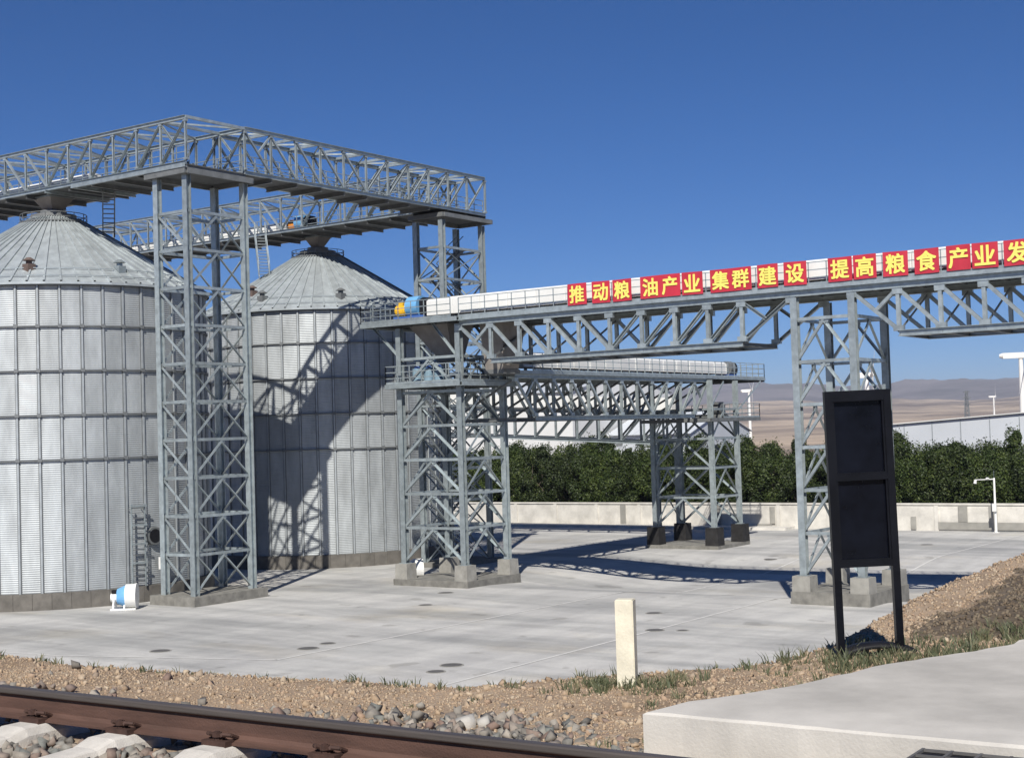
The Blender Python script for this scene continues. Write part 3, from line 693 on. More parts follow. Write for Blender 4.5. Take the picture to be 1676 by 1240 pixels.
for y in (69.05, 73.4):
    member('knee_brace', (-57.5, y, 13.9), (-59.6, y, 15.9), .14, .14, T2, 'l'); member('knee_brace', (-52.9, y, 13.6), (-54.9, y, 15.9), .14, .14, T2, 'l')
drive(-57.3, 70.3, 16.1, 'belt drive with yellow motor and blue round guard on the conveyor head platform', 1.12)
def hopper(x, y, zt, zb, wx, wy, bx, by, dx, label):
    t = thing('transfer_hopper', (x, y, zb), label, 'hopper')
    v = [(sx * p / 2 + o, sy * q / 2, z) for p, q, z, o in ((bx, by, 0, dx), (wx, wy, zt - zb, 0)) for sx, sy in ((-1, -1), (1, -1), (1, 1), (-1, 1))]
    MB().add(v, BOXF).build('hopper_body', 'hopper', t); MB().box(-wx / 2 - .07, wx / 2 + .07, -wy / 2 - .07, wy / 2 + .07, zt - zb, zt - zb + .12).build('flange', 'steel_dark', t)
    MB().box(dx - bx / 2 - .06, dx + bx / 2 + .06, -by / 2 - .06, by / 2 + .06, -.25, -.005).build('outlet', 'steel_dark', t); return t
hopper(-55.9, 71.2, 15.85, 13.9, 3.0, 2.6, 1.2, 1.2, .7, 'brown grey sheet hopper hanging under the conveyor head platform')
hopper(-51.2, 71.2, 15.7, 12.9, 1.7, 2.4, 1.3, 1.6, -.1, 'brown grey sheet chute beside the tower column under the banner conveyor')
for k, x in enumerate((-56.6, -55.7, -54.9)):
    t = thing('gear_motor', (x, 69.6, 12.25), 'pale blue grey upright motor on the lower platform of the conveyor tower', 'motor', 'motors on the lower platform')
    MB().tube((0, 0, .12), (0, 0, .95), .30, n=16).build('motor_body', 'motorgrey', t); MB().box(-.34, .34, -.34, .34, 0, .12).build('mount', 'deepblue', t); MB().tube((0, 0, .95), (0, 0, 1.1), .22, .1, n=12).build('fan_cowl', 'deepblue', t)

# --- the second conveyor, at right angles, away from the railway
C = thing('belt_conveyor', (-53.7, 88, 9.8), 'truss conveyor with white cover running towards the boundary wall', 'conveyor')
XC = (-56.0, -51.3); nc = spans(72.5, 97.4, 2.07)
for x in XC: truss(C, lambda u, x=x: (x, u), 9.8, 12.72, nc, 88.5, 1, .28, .16, .15, .40)
for i, u in enumerate(nc):
    member('cross_beam', (XC[0], u, 9.9), (XC[1], u, 9.9), .16, .2, C, 'h', 'steel_dark'); member('cross_brace', (XC[0], u, 10.1), (XC[1], u, 12.4), .12, .12, C, 'l', 'steel_dark')
    if i: plate('deck_panel', (-53.65, (nc[i - 1] + u) / 2, 12.82), 4.6, u - nc[i - 1] - .02, .05, C, 'grating')
plate('deck_panel', (-53.65, 102.2, 12.82), 4.9, 9.4, .05, C, 'grating')
for x in (-56.2, -51.1): member('deck_edge', (x, 72.5, 12.79), (x, 106.9, 12.79), .12, .2, C, 'c')
for y in (98, 101.2, 104, 106.85): member('deck_beam', (-56.2, y, 12.68), (-51.1, y, 12.68), .15, .22, C, 'h', 'steel_dark')
railing(C, [(-51.1, 74.2, 12.85), (-51.1, 106.85, 12.85), (-56.2, 106.85, 12.85), (-56.2, 74.2, 12.85)], 1.15, 'steel', 1.05)
cover_run(C, (-53.0, 74.8), (-53.0, 102.6), 13.2, 2.05, 1.5, .98)
for x in (-56.0, -51.0):
    member('knee_brace', (x, 101.4, 10.2), (x, 105.8, 12.6), .16, .16, T4, 'l'); member('knee_brace', (x, 97.3, 10.6), (x, 99.4, 12.5), .16, .16, T4, 'l')
drive(-53.0, 104.0, 12.85, 'dark drum and motor at the far end of the second conveyor', .95, 'y', ('steel_dark', 'ringm'))
plate('platform_floor', (-53.4, 100.2, 9.70), 5.8, 8.0, .06, T4, 'grating')
for x in (-56.4, -50.4): member('platform_beam', (x, 96.1, 9.62), (x, 104.3, 9.62), .14, .26, T4, 'c', 'steel_dark')
for y in (96.1, 104.3): member('platform_beam', (-56.4, y, 9.62), (-50.4, y, 9.62), .14, .26, T4, 'c', 'steel_dark')
railing(T4, [(-50.4, 98.2, 9.73), (-50.4, 104.3, 9.73), (-56.4, 104.3, 9.73)], 1.1, 'steel')
t = thing('gear_motor', (-52.0, 100.2, 9.73), 'dark geared drive on the lower platform of the tower with black piers', 'motor')
MB().tube((-.6, 0, .7), (.5, 0, .7), .42, n=18).build('motor_body', 'ringm', t); MB().box(-.7, .7, -.4, .4, 0, .3).build('mount', 'steel_dark', t); MB().box(-.35, .35, -.5, .5, 1.05, 1.25).build('terminal_box', 'steel_dark', t)

# --- the lower inclined conveyor behind
F = thing('belt_conveyor', (-68, 105, 8.3), 'lower sloping truss conveyor behind the second conveyor, in front of the white depot', 'conveyor')
zF = lambda u: 8.6 - (u + 73.5) * .055
nf = spans(-92.5, -58.0, 2.1)
for y in (103.0, 106.2):
    member('bottom_chord', (nf[0], y, zF(nf[0]) + .12), (nf[-1], y, zF(nf[-1]) + .12), .26, .26, F, 'h'); member('top_chord', (nf[0], y, zF(nf[0]) + 2.5), (nf[-1], y, zF(nf[-1]) + 2.5), .26, .26, F, 'h')
    for i, u in enumerate(nf):
        member('post', (u, y, zF(u) + .2), (u, y, zF(u) + 2.4), .15, .15, F, 'c')
        if i: member('diagonal', (u, y, zF(u) + 2.4), (nf[i - 1], y, zF(nf[i - 1]) + .2), .14, .14, F, 'c')
for i, u in enumerate(nf):
    member('cross_beam', (u, 103, zF(u) + 2.5), (u, 106.2, zF(u) + 2.5), .14, .18, F, 'h', 'steel_dark'); member('cross_brace', (u, 103, zF(u) + .2), (u, 106.2, zF(u) + 2.4), .11, .11, F, 'l', 'steel_dark')
    if i:
        p = nf[i - 1]; member('deck_panel', (p + .01, 104.6, zF(p) + 2.66), (u - .01, 104.6, zF(u) + 2.66), 4.6, .05, F, 'box', 'grating')
cover_F = MB(); 
for k in range(17):
    p, q = -92 + 2 * k, -90.03 + 2 * k
    member('cover_panel', (p, 104.6, zF(p) + 3.3), (q, 104.6, zF(q) + 3.3), 1.3, 1.0, F, 'box', 'white')
for x in (-59.0, -90.0):
    for y in (103.0, 106.2): member('leg', (x, y, 0), (x, y, zF(x) + .1), .3, .3, F, 'h')

# --- fans at the foot of the silos
def fan(x, y, label, rz):
    t = thing('aeration_fan', (x, y, float(zyard(x, y))), label, 'fan', rotz=rz)
    MB().tube((.05, 0, .72), (.62, 0, .72), .66, n=28).tube((.58, 0, .72), (.64, 0, .72), .70, n=28).build('casing', 'white', t)
    MB().tube((-.42, 0, .72), (.06, 0, .72), .42, .62, n=24).build('inlet_cone', 'blue' if 'blue' in label else 'white', t)
    MB().tube((-.78, 0, .66), (-.42, 0, .66), .24, n=16).build('motor', 'white', t); MB().box(-.72, -.42, -.16, .16, .9, 1.08).build('terminal_box', 'rubber', t)
    f = MB().box(-.75, .62, -.5, -.38, 0, .09).box(-.75, .62, .38, .5, 0, .09)
    for px in (-.6, .0): f.bar((px, -.44, .05), (px, -.2, .6), .08).bar((px, .44, .05), (px, .2, .6), .08)
    f.build('skid', 'white', t); return t
fan(-64.55, 53.3, 'white and blue aeration fan standing on the yard at the silo foot', math.radians(40))
fan(-58.6, 71.0, 'white aeration fan half hidden by the pier of the conveyor head tower', math.radians(48))

# ------------------------------------------------------------------ boundary wall, camera pole, manholes
YW = 118.2
wall = thing('boundary_wall', (-60, YW, 0), 'long pale rendered boundary wall with grey cement patches in front of the trees', 'wall')
x = -150.
while x < 40:
    w = 4.72
    o = plate('wall_panel', (x + w / 2, YW, 1.05), w - .02, .24 + random.uniform(-.01, .01), 2.1 + 1.0 * 0, wall, 'wallc')
    plate('coping', (x + w / 2, YW, 2.18), w - .012, .42, .14, wall, 'wallc')
    plate('pilaster', (x, YW - .03, 1.04), .34, .36, 2.08, wall, 'wallc')
    x += w
pt = [(-45.6, -44.8, .75, 1.25), (-43.6, -43.15, .1, 1.15), (-41.3, -30, .12, .72), (-39.6, -38.85, .74, 2.08), (-37.1, -36.45, .74, 2.08), (-57.6, -56.2, .1, .4), (-62.3, -61.2, .1, 2.0), (-71.8, -71.2, .15, 2.05), (-56.4, -55.9, .42, 1.9)]
for a, c, z0, z1 in pt: plate('cement_patch', ((a + c) / 2, YW - .225, (z0 + z1) / 2), c - a, .02, z1 - z0, wall, 'patch')
plate('footing_ledge', (-75, YW - 1.3, .11), 42, 1.9, .24, wall, 'wallc')

P = thing('camera_pole', (-36.25, 116.9, 0), 'white steel pole with a short camera arm standing at the wall', 'pole')
MB().tube((0, 0, .03), (0, 0, 4.35), .10, .075, 16).build('pole', 'white', P); MB().tube((0, 0, 4.25), (-1.5, -.1, 4.2), .045, .035, 10).build('arm', 'white', P)
MB().tube((-1.45, -.1, 4.2), (-1.5, -.1, 3.92), .10, .13, 12).build('dome_camera', 'white', P); MB().tube((-.45, -.03, 4.3), (-.5, -.25, 4.32), .09, n=10).build('bullet_camera', 'white', P)
MB().box(-.16, .16, -.28, -.09, 1.7, 2.3).build('control_box', 'white', P); MB().box(-.22, .22, -.22, .22, 0, .035).build('base_plate', 'white', P); MB().tube((0, 0, 4.35), (0, 0, 4.95), .012, n=6).build('lightning_rod', 'steel', P)

for k, (x, y, r) in enumerate([(-49.96, 43.1, .42), (-44.26, 46.4, .42), (-44.5, 47.9, .3), (-35.6, 45.4, .42), (-35.2, 43.9, .32), (-36.3, 62.5, .35), (-40.2, 66.5, .3), (-52.2, 66.2, .4), (-49.5, 61.0, .32), (-33.2, 57.2, .38), (-32.0, 57.6, .22), (-44.5, 93, .4), (-37.5, 104.5, .4)]):
    z = float(zyard(x, y)); t = thing('manhole_cover', (x, y, z + .004), 'round dark iron manhole cover set flush in the concrete yard', 'manhole cover', 'manhole covers in the yard')
    MB().tube((0, 0, 0), (0, 0, .015), r, n=24).build('cover', 'iron', t); b = MB(); ring(b, r, r + .07, 0, .012, 24); b.build('frame', 'patch', t)

# ------------------------------------------------------------------ trees behind the wall
def set_tone(me, per_face_tone, k):
    a = me.attributes.new('tone', 'FLOAT', 'FACE'); a.data.foreach_set('value', np.asarray(per_face_tone, dtype=np.float32))
def crown_mesh(seed, h, r, nl):
    g = np.random.default_rng(seed); nc = 52
    cc = g.normal(size=(nc, 3)); cc /= np.linalg.norm(cc, axis=1)[:, None]; cc *= g.uniform(.35, 1, (nc, 1)) ** .5
    cc = cc * np.array([r * .82, r * .82, h * .45]); cc[:, :2] *= (1.12 - .35 * np.clip(cc[:, 2:] / (h * .45), 0, 1)); cc = cc + np.array([0, 0, h * .50]); cr = g.uniform(.45, .95, nc) * r * .36
    ci = g.integers(0, nc, nl); d = g.normal(size=(nl, 3)); d /= np.linalg.norm(d, axis=1)[:, None]
    p = cc[ci] + d * (cr[ci] * g.uniform(.45, 1.08, nl) ** .6)[:, None] * np.array([1, 1, 1.15])
    up = g.random(nl) < .12; p[up, 2] += g.uniform(0, .6, up.sum())
    p[:, 2] = np.maximum(p[:, 2], .3)
    nrm = d + g.normal(size=(nl, 3)) * .55 + np.array([0, 0, .35]); nrm /= np.linalg.norm(nrm, axis=1)[:, None]
    t1 = np.cross(nrm, g.normal(size=(nl, 3))); t1 /= np.linalg.norm(t1, axis=1)[:, None]; t2 = np.cross(nrm, t1)
    s = g.uniform(.045, .10, nl)[:, None]; v = np.stack([p - t1 * s * 1.5, p - t2 * s * .7, p + t1 * s * 1.5, p + t2 * s * .7], 1).reshape(-1, 3)
    me = mesh('crown', v, np.arange(nl * 4).reshape(-1, 4), 'leaf'); set_tone(me, np.clip(g.random(nl) * .75 + g.random(nc)[ci] * .3, 0, 1), 1); return me
CROWNS = [crown_mesh(40 + k, 1.0 * hh, rr, 13000) for k, (hh, rr) in enumerate([(7.2, 2.5), (7.5, 2.3), (7.0, 2.7), (7.8, 2.3)])]
def trunk_mesh():
    b = MB(); b.tube((0, 0, -.2), (.05, 0, 1.4), .17, .13, 8); b.tube((.05, 0, 1.4), (-.1, .1, 3.2), .13, .09, 8); b.tube((-.1, .1, 3.2), (.1, 0, 5.6), .09, .03, 6)
    for a, z in ((.4, 1.5), (2.2, 1.9), (4.1, 2.4), (5.4, 2.9), (1.2, 3.4), (3.3, 3.8)): b.tube((0, 0, z), (1.2 * math.cos(a), 1.2 * math.sin(a), z + 1.3), .06, .02, 6)
    return mesh('trunk', b.v, b.f, 'bark')
TRUNK = trunk_mesh()
k = 0
for row, (yy, step) in enumerate(((122.2, 2.1), (125.0, 2.3), (128.8, 2.6))):
    x = -101. + row * 1.3
    while x < -16 + row * 4:
        hs = random.uniform(.93, 1.05) * (1.0 + .04 * row) * (1.07 if x < -60 else 1.0)
        t = thing('elm_tree', (x + random.uniform(-.5, .5), yy + random.uniform(-.6, .6), -.3), 'dark green bushy tree in the dense row behind the boundary wall', 'tree', 'trees behind the boundary wall')
        t.rotation_euler.z = random.uniform(0, 6.28); t.scale = (random.uniform(.9, 1.12), random.uniform(.9, 1.12), hs)
        link(bpy.data.objects.new('crown', CROWNS[(k * 7 + row) % 4]), t); link(bpy.data.objects.new('trunk', TRUNK), t); x += step * random.uniform(.85, 1.15); k += 1
link(bpy.data.objects.new('soil_ground', grid_mesh('soil_ground', np.arange(-220, 121, 10.), np.arange(118.4, 420, 10.), lambda X, Y: -.25 + 0 * X, 'soil')), kind='structure')

# ------------------------------------------------------------------ depots, turbines, pylon
def depot(name, x0, x1, y0, y1, he, hr, label, wallm, roofm, bays):
    t = thing(name, ((x0 + x1) / 2, y0, -.3), label, 'building'); W_ = x1 - x0; D = y1 - y0
    v = [(-W_ / 2, 0, 0), (W_ / 2, 0, 0), (W_ / 2, D, 0), (-W_ / 2, D, 0), (-W_ / 2, 0, he), (W_ / 2, 0, he), (W_ / 2, D, he), (-W_ / 2, D, he), (-W_ / 2, D / 2, hr), (W_ / 2, D / 2, hr)]
    MB().add(v, [(0, 1, 5, 4), (2, 3, 7, 6), (1, 2, 6, 9, 5), (3, 0, 4, 8, 7), (3, 2, 1, 0)]).build('wall', wallm, t)
    n = max(3, int(W_ / 6)); sl = Vector((0, D / 2, hr - he)).normalized(); nr = Vector((0, -sl.z, sl.y)) 
    for i in range(n):
        a, c = -W_ / 2 - .4 + (W_ + .8) * i / n, -W_ / 2 - .4 + (W_ + .8) * (i + 1) / n - .06
        for s in (0, 1):
            y_e, y_r = (-.7, D / 2) if s == 0 else (D + .7, D / 2); z_e = he - .7 * (hr - he) / (D / 2) + .05
            v = [(a, y_e, z_e), (c, y_e, z_e), (c, y_r, hr + .05), (a, y_r, hr + .05)]; v += [(p[0], p[1], p[2] + .12) for p in v]
            MB().add(v, BOXF).build('roof_sheet', roofm, t)
    for i in range(bays):
        xw = -W_ / 2 + W_ * (i + .5) / bays; MB().box(xw - .7, xw + .7, -.06, .03, he - 2.2, he - 1.2).build('window', 'ringm', t); MB().box(xw - .85, xw + .85, -.1, -.062, he - 2.35, he - 2.22).build('sill', 'bluegrey', t)
    return t
depot('depot', -190, -146.5, 225, 262, 16.9, 20.5, 'white depot with a grey roof seen through the conveyor trusses', 'offwhite', 'bluegrey', 14)
depot('depot', -145.5, -128, 236, 260, 8.6, 12.5, 'low grey depot beside the big white depot beyond the trees', 'bluegrey', 'bluegrey', 4)
dp = depot('depot', -45, 45, 0, 84, 8.7, 11.1, 'long low pale depot with a broad shallow gable beyond the trees', 'bluegrey', 'offwhite', 12)
for k in range(21):
    MB().box(-45.06, -45.0, 4 * k + 1.9, 4 * k + 2.02, 0, 8.7 + 2.3 * (1 - abs(4 * k + 2 - 42) / 42)).build('wall_seam', 'stiff', dp)
dp.location = (4, 244, -.3); dp.rotation_euler.z = math.pi / 2

def turbine(x, y, hub, rb, yaw, phase, label, nl=1.):
    t = thing('wind_turbine', (x, y, -1), label, 'wind turbine', rotz=yaw)     # local +x looks out of the rotor
    s = rb / 22
    MB().tube((0, 0, 0), (0, 0, hub), 1.7 * s, 1.05 * s, 20).build('tower', 'white', t)
    n = MB(); n.box(-6.6 * s * nl, 2.2 * s, -1.5 * s, 1.5 * s, hub - .6 * s, hub + 2.3 * s); n.tube((-6.6 * s * nl, 0, hub + .9 * s), (-8.0 * s * nl, 0, hub + .9 * s), 1.5 * s, .9 * s, 12); n.build('nacelle', 'white', t)
    MB().tube((2.2 * s, 0, hub + .9 * s), (4.2 * s, 0, hub + .9 * s), 1.3 * s, .4 * s, 14).build('rotor_hub', 'white', t)
    for k in range(3):
        a = phase + k * 2 * math.pi / 3; d = Vector((0, math.sin(a), math.cos(a))); p = Vector((3 * s, 0, hub + .9 * s)); e = d.cross(Vector((1, 0, 0)))
        v = []
        for q, w, th in ((.04, .5, .5), (.16, 1.15, .34), (.5, .8, .2), (.85, .45, .1), (1, .12, .05)):
            c = p + d * (rb * q)
            for i, j in ((-1, 0), (0, -1), (1.6, 0), (0, 1)): v.append(c + e * (w * s * i) + Vector((th * s * j, 0, 0)))
        f = [(4 * i + j, 4 * i + (j + 1) % 4, 4 * i + 4 + (j + 1) % 4, 4 * i + 4 + j) for i in range(4) for j in range(4)]
        MB().add(v, f + [(0, 1, 2, 3), (16, 17, 18, 19)]).build('blade', 'white', t)
    return t
TY = math.radians(16)
turbine(-249.6, 864.7, 46, 25, TY, .35, 'big white wind turbine rising beyond the broad pale depot roof', 1.3)
turbine(-369.8, 929.1, 41, 28, TY, .9, 'white wind turbine seen through the lattice tower behind the black sign', 1.0)
turbine(-647.5, 2102.5, 42, 19, TY, .1, 'small distant white wind turbine next to the lattice pylon')
turbine(-618, 2150, 46, 19, TY, 1.1, 'small distant white wind turbine beside the big turbine tower')
turbine(-397, 807.8, 31.5, 13.5, TY, .95, 'white wind turbine standing beyond the tower with black piers')
py = thing('power_pylon', (-465.7, 1426, -1), 'dark lattice power pylon on the desert plain beyond the depot roof', 'pylon')
b = MB()
for sx in (-1, 1):
    for sy in (-1, 1): b.bar((sx * 2.6, sy * 2.6, 0), (sx * .8, sy * .8, 39), .55)
for k in range(9):
    z0, z1 = k * 4.3, k * 4.3 + 4.3; w0, w1 = 2.6 - 1.8 * z0 / 39, 2.6 - 1.8 * z1 / 39
    for s in (-1, 1): b.bar((-w0, s * w0, z0), (w1, s * w1, z1), .35); b.bar((w0, s * w0, z0), (-w1, s * w1, z1), .35); b.bar((s * w0, -w0, z0), (s * w1, w1, z1), .35)
b.build('mast', 'ringm', py)
for z, w in ((38, 3.4), (32, 4.4), (26, 3.6)): MB().bar((-w, 0, z), (w, 0, z), .5, .7).build('cross_arm', 'ringm', py)

# ------------------------------------------------------------------ railway track on the bank
YR = 5.68; GA = 1.507; TROT = math.radians(2.3)
TR = thing('railway_track', (-6, YR - GA / 2, ZF - .03), 'rusty rails on concrete sleepers along the stone ballast', 'railway track', rotz=TROT)
def rail_profile():
    half = [(.075, 0), (.075, .012), (.03, .026), (.0085, .045), (.0085, .125), (.034, .140), (.0365, .146), (.0365, .166), (.030, .174), (.012, .176)]
    return [(-x, z) for x, z in half][::-1][::-1] and ([(x, z) for x, z in half] + [(-x, z) for x, z in half[::-1]])
def rail(y):
    pr = rail_profile(); n = len(pr); X0, X1 = -54, 36; v = [(x, y + a, z) for x in (X0 + 6, X1 + 6) for a, z in pr]
    v = [(p[0], p[1] - TR.location.y, p[2] + .03) for p in v]
    f = [(i, (i + 1) % n, n + (i + 1) % n, n + i) for i in range(n)] + [tuple(range(n))[::-1], tuple(range(n, 2 * n))]
    me = mesh('rail', v, f, 'rust'); me.materials.append(M['railtop'])
    for p in me.polygons:
        if p.center[2] > .03 + .138: p.material_index = 1
    link(bpy.data.objects.new('rail', me), TR)
rail(YR); rail(YR - GA)
def sleeper_mesh():
    L = 1.3; st = [(-L, .10, -.05), (-L + .03, .145, -.0), (-.98, .145, .0), (-.52, .15, .0), (-.40, .135, -.035), (0, .12, -.045), (.40, .135, -.035), (.52, .15, .0), (.98, .145, .0), (L - .03, .145, -.0), (L, .10, -.05)]
    v = []; f = []
    for y, w, z in st:
        for x, q in ((-w, -.23), (-w * .9, z - .05), (-w * .74, z - .008), (-w * .5, z), (w * .5, z), (w * .74, z - .008), (w * .9, z - .05), (w, -.23)): v.append((x, y, q))
    n = 8
    for j in range(len(st) - 1):
        for i in range(n - 1): f.append((j * n + i, j * n + i + 1, (j + 1) * n + i + 1, (j + 1) * n + i))
    f += [tuple(range(n)), tuple(range(len(v) - n, len(v)))[::-1]]
    return mesh('sleeper', v, f, 'sleeper', False)
SL = sleeper_mesh()
def clip_mesh():
    b = MB(); b.box(-.09, .09, -.02, .05, -.008, .028)
    for s in (-1, 1):
        pts = [(s * .02, .045, .04), (s * .05, .0, .062), (s * .085, .03, .055), (s * .085, .085, .03), (s * .05, .10, .035)]
        b.path(pts, .0125, 6)
    b.tube((0, .012, 0), (0, .012, .075), .016, n=8); b.tube((0, .012, .045), (0, .012, .07), .027, n=6); return mesh('clip', b.v, b.f, 'clip')
CL = clip_mesh()
for k in range(-14, 17):
    x = -6.77 + .77 * k
    o = bpy.data.objects.new('sleeper', SL); link(o, TR); o.location = (x + 6, 0, .03)
    for s in (-1, 1):
        for q in (-1, 1):
            c = bpy.data.objects.new('clip', CL); link(c, o); c.location = (0, s * GA / 2 + q * .105, 0); c.rotation_euler.z = 0 if q < 0 else math.pi

# ------------------------------------------------------------------ crossing slab, rubber panel
ZS = 7.53
outl = [(-3.93, 6.62), (-3.87, 6.96), (-3.72, 7.30), (-3.65, 7.5), (-3.52, 7.94), (-3.37, 8.6), (-3.14, 9.16), (-2.95, 9.6), (-2.9, 10.6), (-2.8, 14), (-2.8, 40), (9, 40), (9, 7.0)]
def slab():
    pts = []
    for a, c in zip(outl, outl[1:] + outl[:1]):
        n = max(1, int(math.dist(a, c) / .12)) if max(a[1], c[1]) < 12 and min(a[0], c[0]) < 2 else 1
        for i in range(n):
            x, y = a[0] + (c[0] - a[0]) * i / n, a[1] + (c[1] - a[1]) * i / n; j = .018 if i else 0
            pts.append((x + random.uniform(-j, j), y + (random.uniform(-j, j) if y > 6.7 else random.uniform(-.006, .006))))
    n = len(pts); v = [(x, y, ZS - .55) for x, y in pts] + [(x, y, ZS - .012) for x, y in pts]
    cxy = [(x + (.016 if x < -2.0 else -.016), y + (.016 if y < 7 else -.01)) for x, y in pts]; v += [(x, y, ZS + random.uniform(-.003, .003)) for x, y in cxy]
    f = [(i, (i + 1) % n, n + (i + 1) % n, n + i) for i in range(n)] + [(n + i, n + (i + 1) % n, 2 * n + (i + 1) % n, 2 * n + i) for i in range(n)] + [tuple(range(2 * n, 3 * n))]
    o = bpy.data.objects.new('crossing_slab', mesh('crossing_slab', v, f, 'slab')); link(o, kind='structure')
slab()
RP = thing('rubber_panel', (-2.36, 5.86, ZS - .02), 'black gridded rubber crossing panel lying against the concrete slab', 'panel', rotz=TROT)
MB().box(0, 3.2, 0, .62, -.16, 0).build('body', 'rubber', RP)
g = MB()
for k in range(24): g.box(.13 * k, .13 * k + .014, .0, .62, .0005, .014)
for k in range(6): g.box(0, 3.0, .12 * k, .12 * k + .014, .001, .013)
g.build('grip_ribs', 'iron', RP)

# ------------------------------------------------------------------ stones
def stones(name, P, size, m, label=None, cat=None, flat=.75, seed=0, tone=None, parent=None):
    """scatter of rough stones (8 corners pulled about) as one mesh"""
    g = np.random.default_rng(seed); n = len(P)
    cub = np.array([(-1, -1, -1), (1, -1, -1), (1, 1, -1), (-1, 1, -1), (-1, -1, 1), (1, -1, 1), (1, 1, 1), (-1, 1, 1)]) * .72
    fc = np.array([(0, 2, 1), (0, 3, 2), (4, 5, 6), (4, 6, 7), (0, 1, 5), (0, 5, 4), (1, 2, 6), (1, 6, 5), (2, 3, 7), (2, 7, 6), (3, 0, 4), (3, 4, 7)])
    V = (cub[None] + g.uniform(-.34, .34, (n, 8, 3))) * g.uniform(.7, 1.3, (n, 1, 3)) * np.array([1, 1, flat])
    q = g.normal(size=(n, 4)); q /= np.linalg.norm(q, axis=1)[:, None]; w, x, y, z = q.T
    Rm = np.stack([1 - 2 * (y * y + z * z), 2 * (x * y - z * w), 2 * (x * z + y * w), 2 * (x * y + z * w), 1 - 2 * (x * x + z * z), 2 * (y * z - x * w), 2 * (x * z - y * w), 2 * (y * z + x * w), 1 - 2 * (x * x + y * y)], 1).reshape(n, 3, 3)
    V = np.einsum('nij,nkj->nki', Rm, V) * size[:, None, None] + P[:, None, :]
    F = (fc[None] + 8 * np.arange(n)[:, None, None]).reshape(-1, 3)
    me = bpy.data.meshes.new(name); me.vertices.add(n * 8); me.vertices.foreach_set('co', V.ravel()); me.loops.add(len(F) * 3); me.loops.foreach_set('vertex_index', F.ravel().astype(np.int32))
    me.polygons.add(len(F)); me.polygons.foreach_set('loop_start', np.arange(0, len(F) * 3, 3, dtype=np.int32)); me.polygons.foreach_set('loop_total', np.full(len(F), 3, dtype=np.int32))
    me.update(calc_edges=True); me.materials.append(M[m]); tn = g.random(n) if tone is None else tone
    a = me.attributes.new('tone', 'FLOAT', 'FACE'); a.data.foreach_set('value', np.repeat(tn, 12).astype(np.float32))
    return link(bpy.data.objects.new(name, me), parent, 'stuff', label, cat)
def gz(x, y): return zbank(np.asarray(x, float).reshape(1, -1), np.asarray(y, float).reshape(1, -1)).ravel()
g = np.random.default_rng(5)
n = 30000; x = g.uniform(-16, -1, n); y = g.uniform(3.2, 7.7, n); yr = YR + (x + 6) * .040
lim = 6.75 + .55 * sstep(-7.2, -5.0, x) + .25 * vnoise(x, y, 1.3, 12)
keep = ((y < lim - .35) | (g.random(n) < np.clip((lim - y) * 1.6, 0.005, 1))) & ~((x > -3.9) & (y > 6.55)) & ~((x > -2.5) & (y > 5.6)) & (np.abs(y - yr) > .10) & (np.abs(y - yr + GA) > .10)
x, y, yr = x[keep], y[keep], yr[keep]; ph = np.abs(((x + 6.77) / .77 + .5) % 1 - .5) * .77
onsl = (ph < .16) & (y < yr + .60) & (y > yr - 2.1); x, y = x[~onsl], y[~onsl]
z = 7.262 + g.uniform(-.035, .032, len(x)) + .014 * vnoise(x, y, 4, 1)
stones('ballast', np.stack([x, y, z], 1), g.uniform(.018, .042, len(x)), 'ballast', 'rough grey railway ballast stones around the sleepers', 'ballast', .8, 1)
n = 60000; x = g.uniform(-13.5, -3.2, n); y = g.uniform(6.3, 12.8, n); d = crest_dist(x.reshape(1, -1), y.reshape(1, -1)).ravel()
keep = (d < .4) & (y > 6.4 + .5 * g.random(n)) & ~((x > -3.9 + (y - 6.6) * .35) & (y > 6.55)) & ((y < 11.2) | (d > -.5)); x, y = x[keep], y[keep]
sz = g.uniform(.004, .0105, len(x)) + (g.random(len(x)) < .05) * g.uniform(.006, .02, len(x))
stones('gravel', np.stack([x, y, gz(x, y) + sz * .2], 1), sz, 'pebble', 'tan gravel strewn over the top of the bank', 'gravel', .7, 2)
n = 26000; x = g.uniform(-7.0, 1, n); y = g.uniform(10.5, 23, n); d = crest_dist(x.reshape(1, -1), y.reshape(1, -1)).ravel(); keep = (d < .4) & (x < -2.6); x, y, d = x[keep], y[keep], d[keep]
near = (d + .25 * vnoise(x, y, 1.1, 9) > -.5) | (y < 11.2)
sz = g.uniform(.006, .019, len(x))
stones('gravel', np.stack([x, y, gz(x, y) + sz * .2], 1)[near], sz[near], 'pebble', 'pale gravel along the shoulder of the crossing road beyond the sign', 'gravel', .7, 3)
stones('soil_clods', np.stack([x, y, gz(x, y) + sz * .2], 1)[~near], sz[~near] * 1.2, 'soilstone', 'dark soil and clods beside the crossing road', 'soil', .7, 4)
# a few bigger pale stones
t = thing('pale_stone', (-5.35, 6.95, 7.27), 'long pale broken concrete lump lying by the rail', 'stone')
stones('lump', np.array([(0, 0, 0), (.09, .05, .01), (-.09, -.04, 0)]), np.array([.055, .045, .05]), 'slab', seed=9, parent=t, tone=np.array([.9, .9, .9]))
for o in t.children: del o['kind']

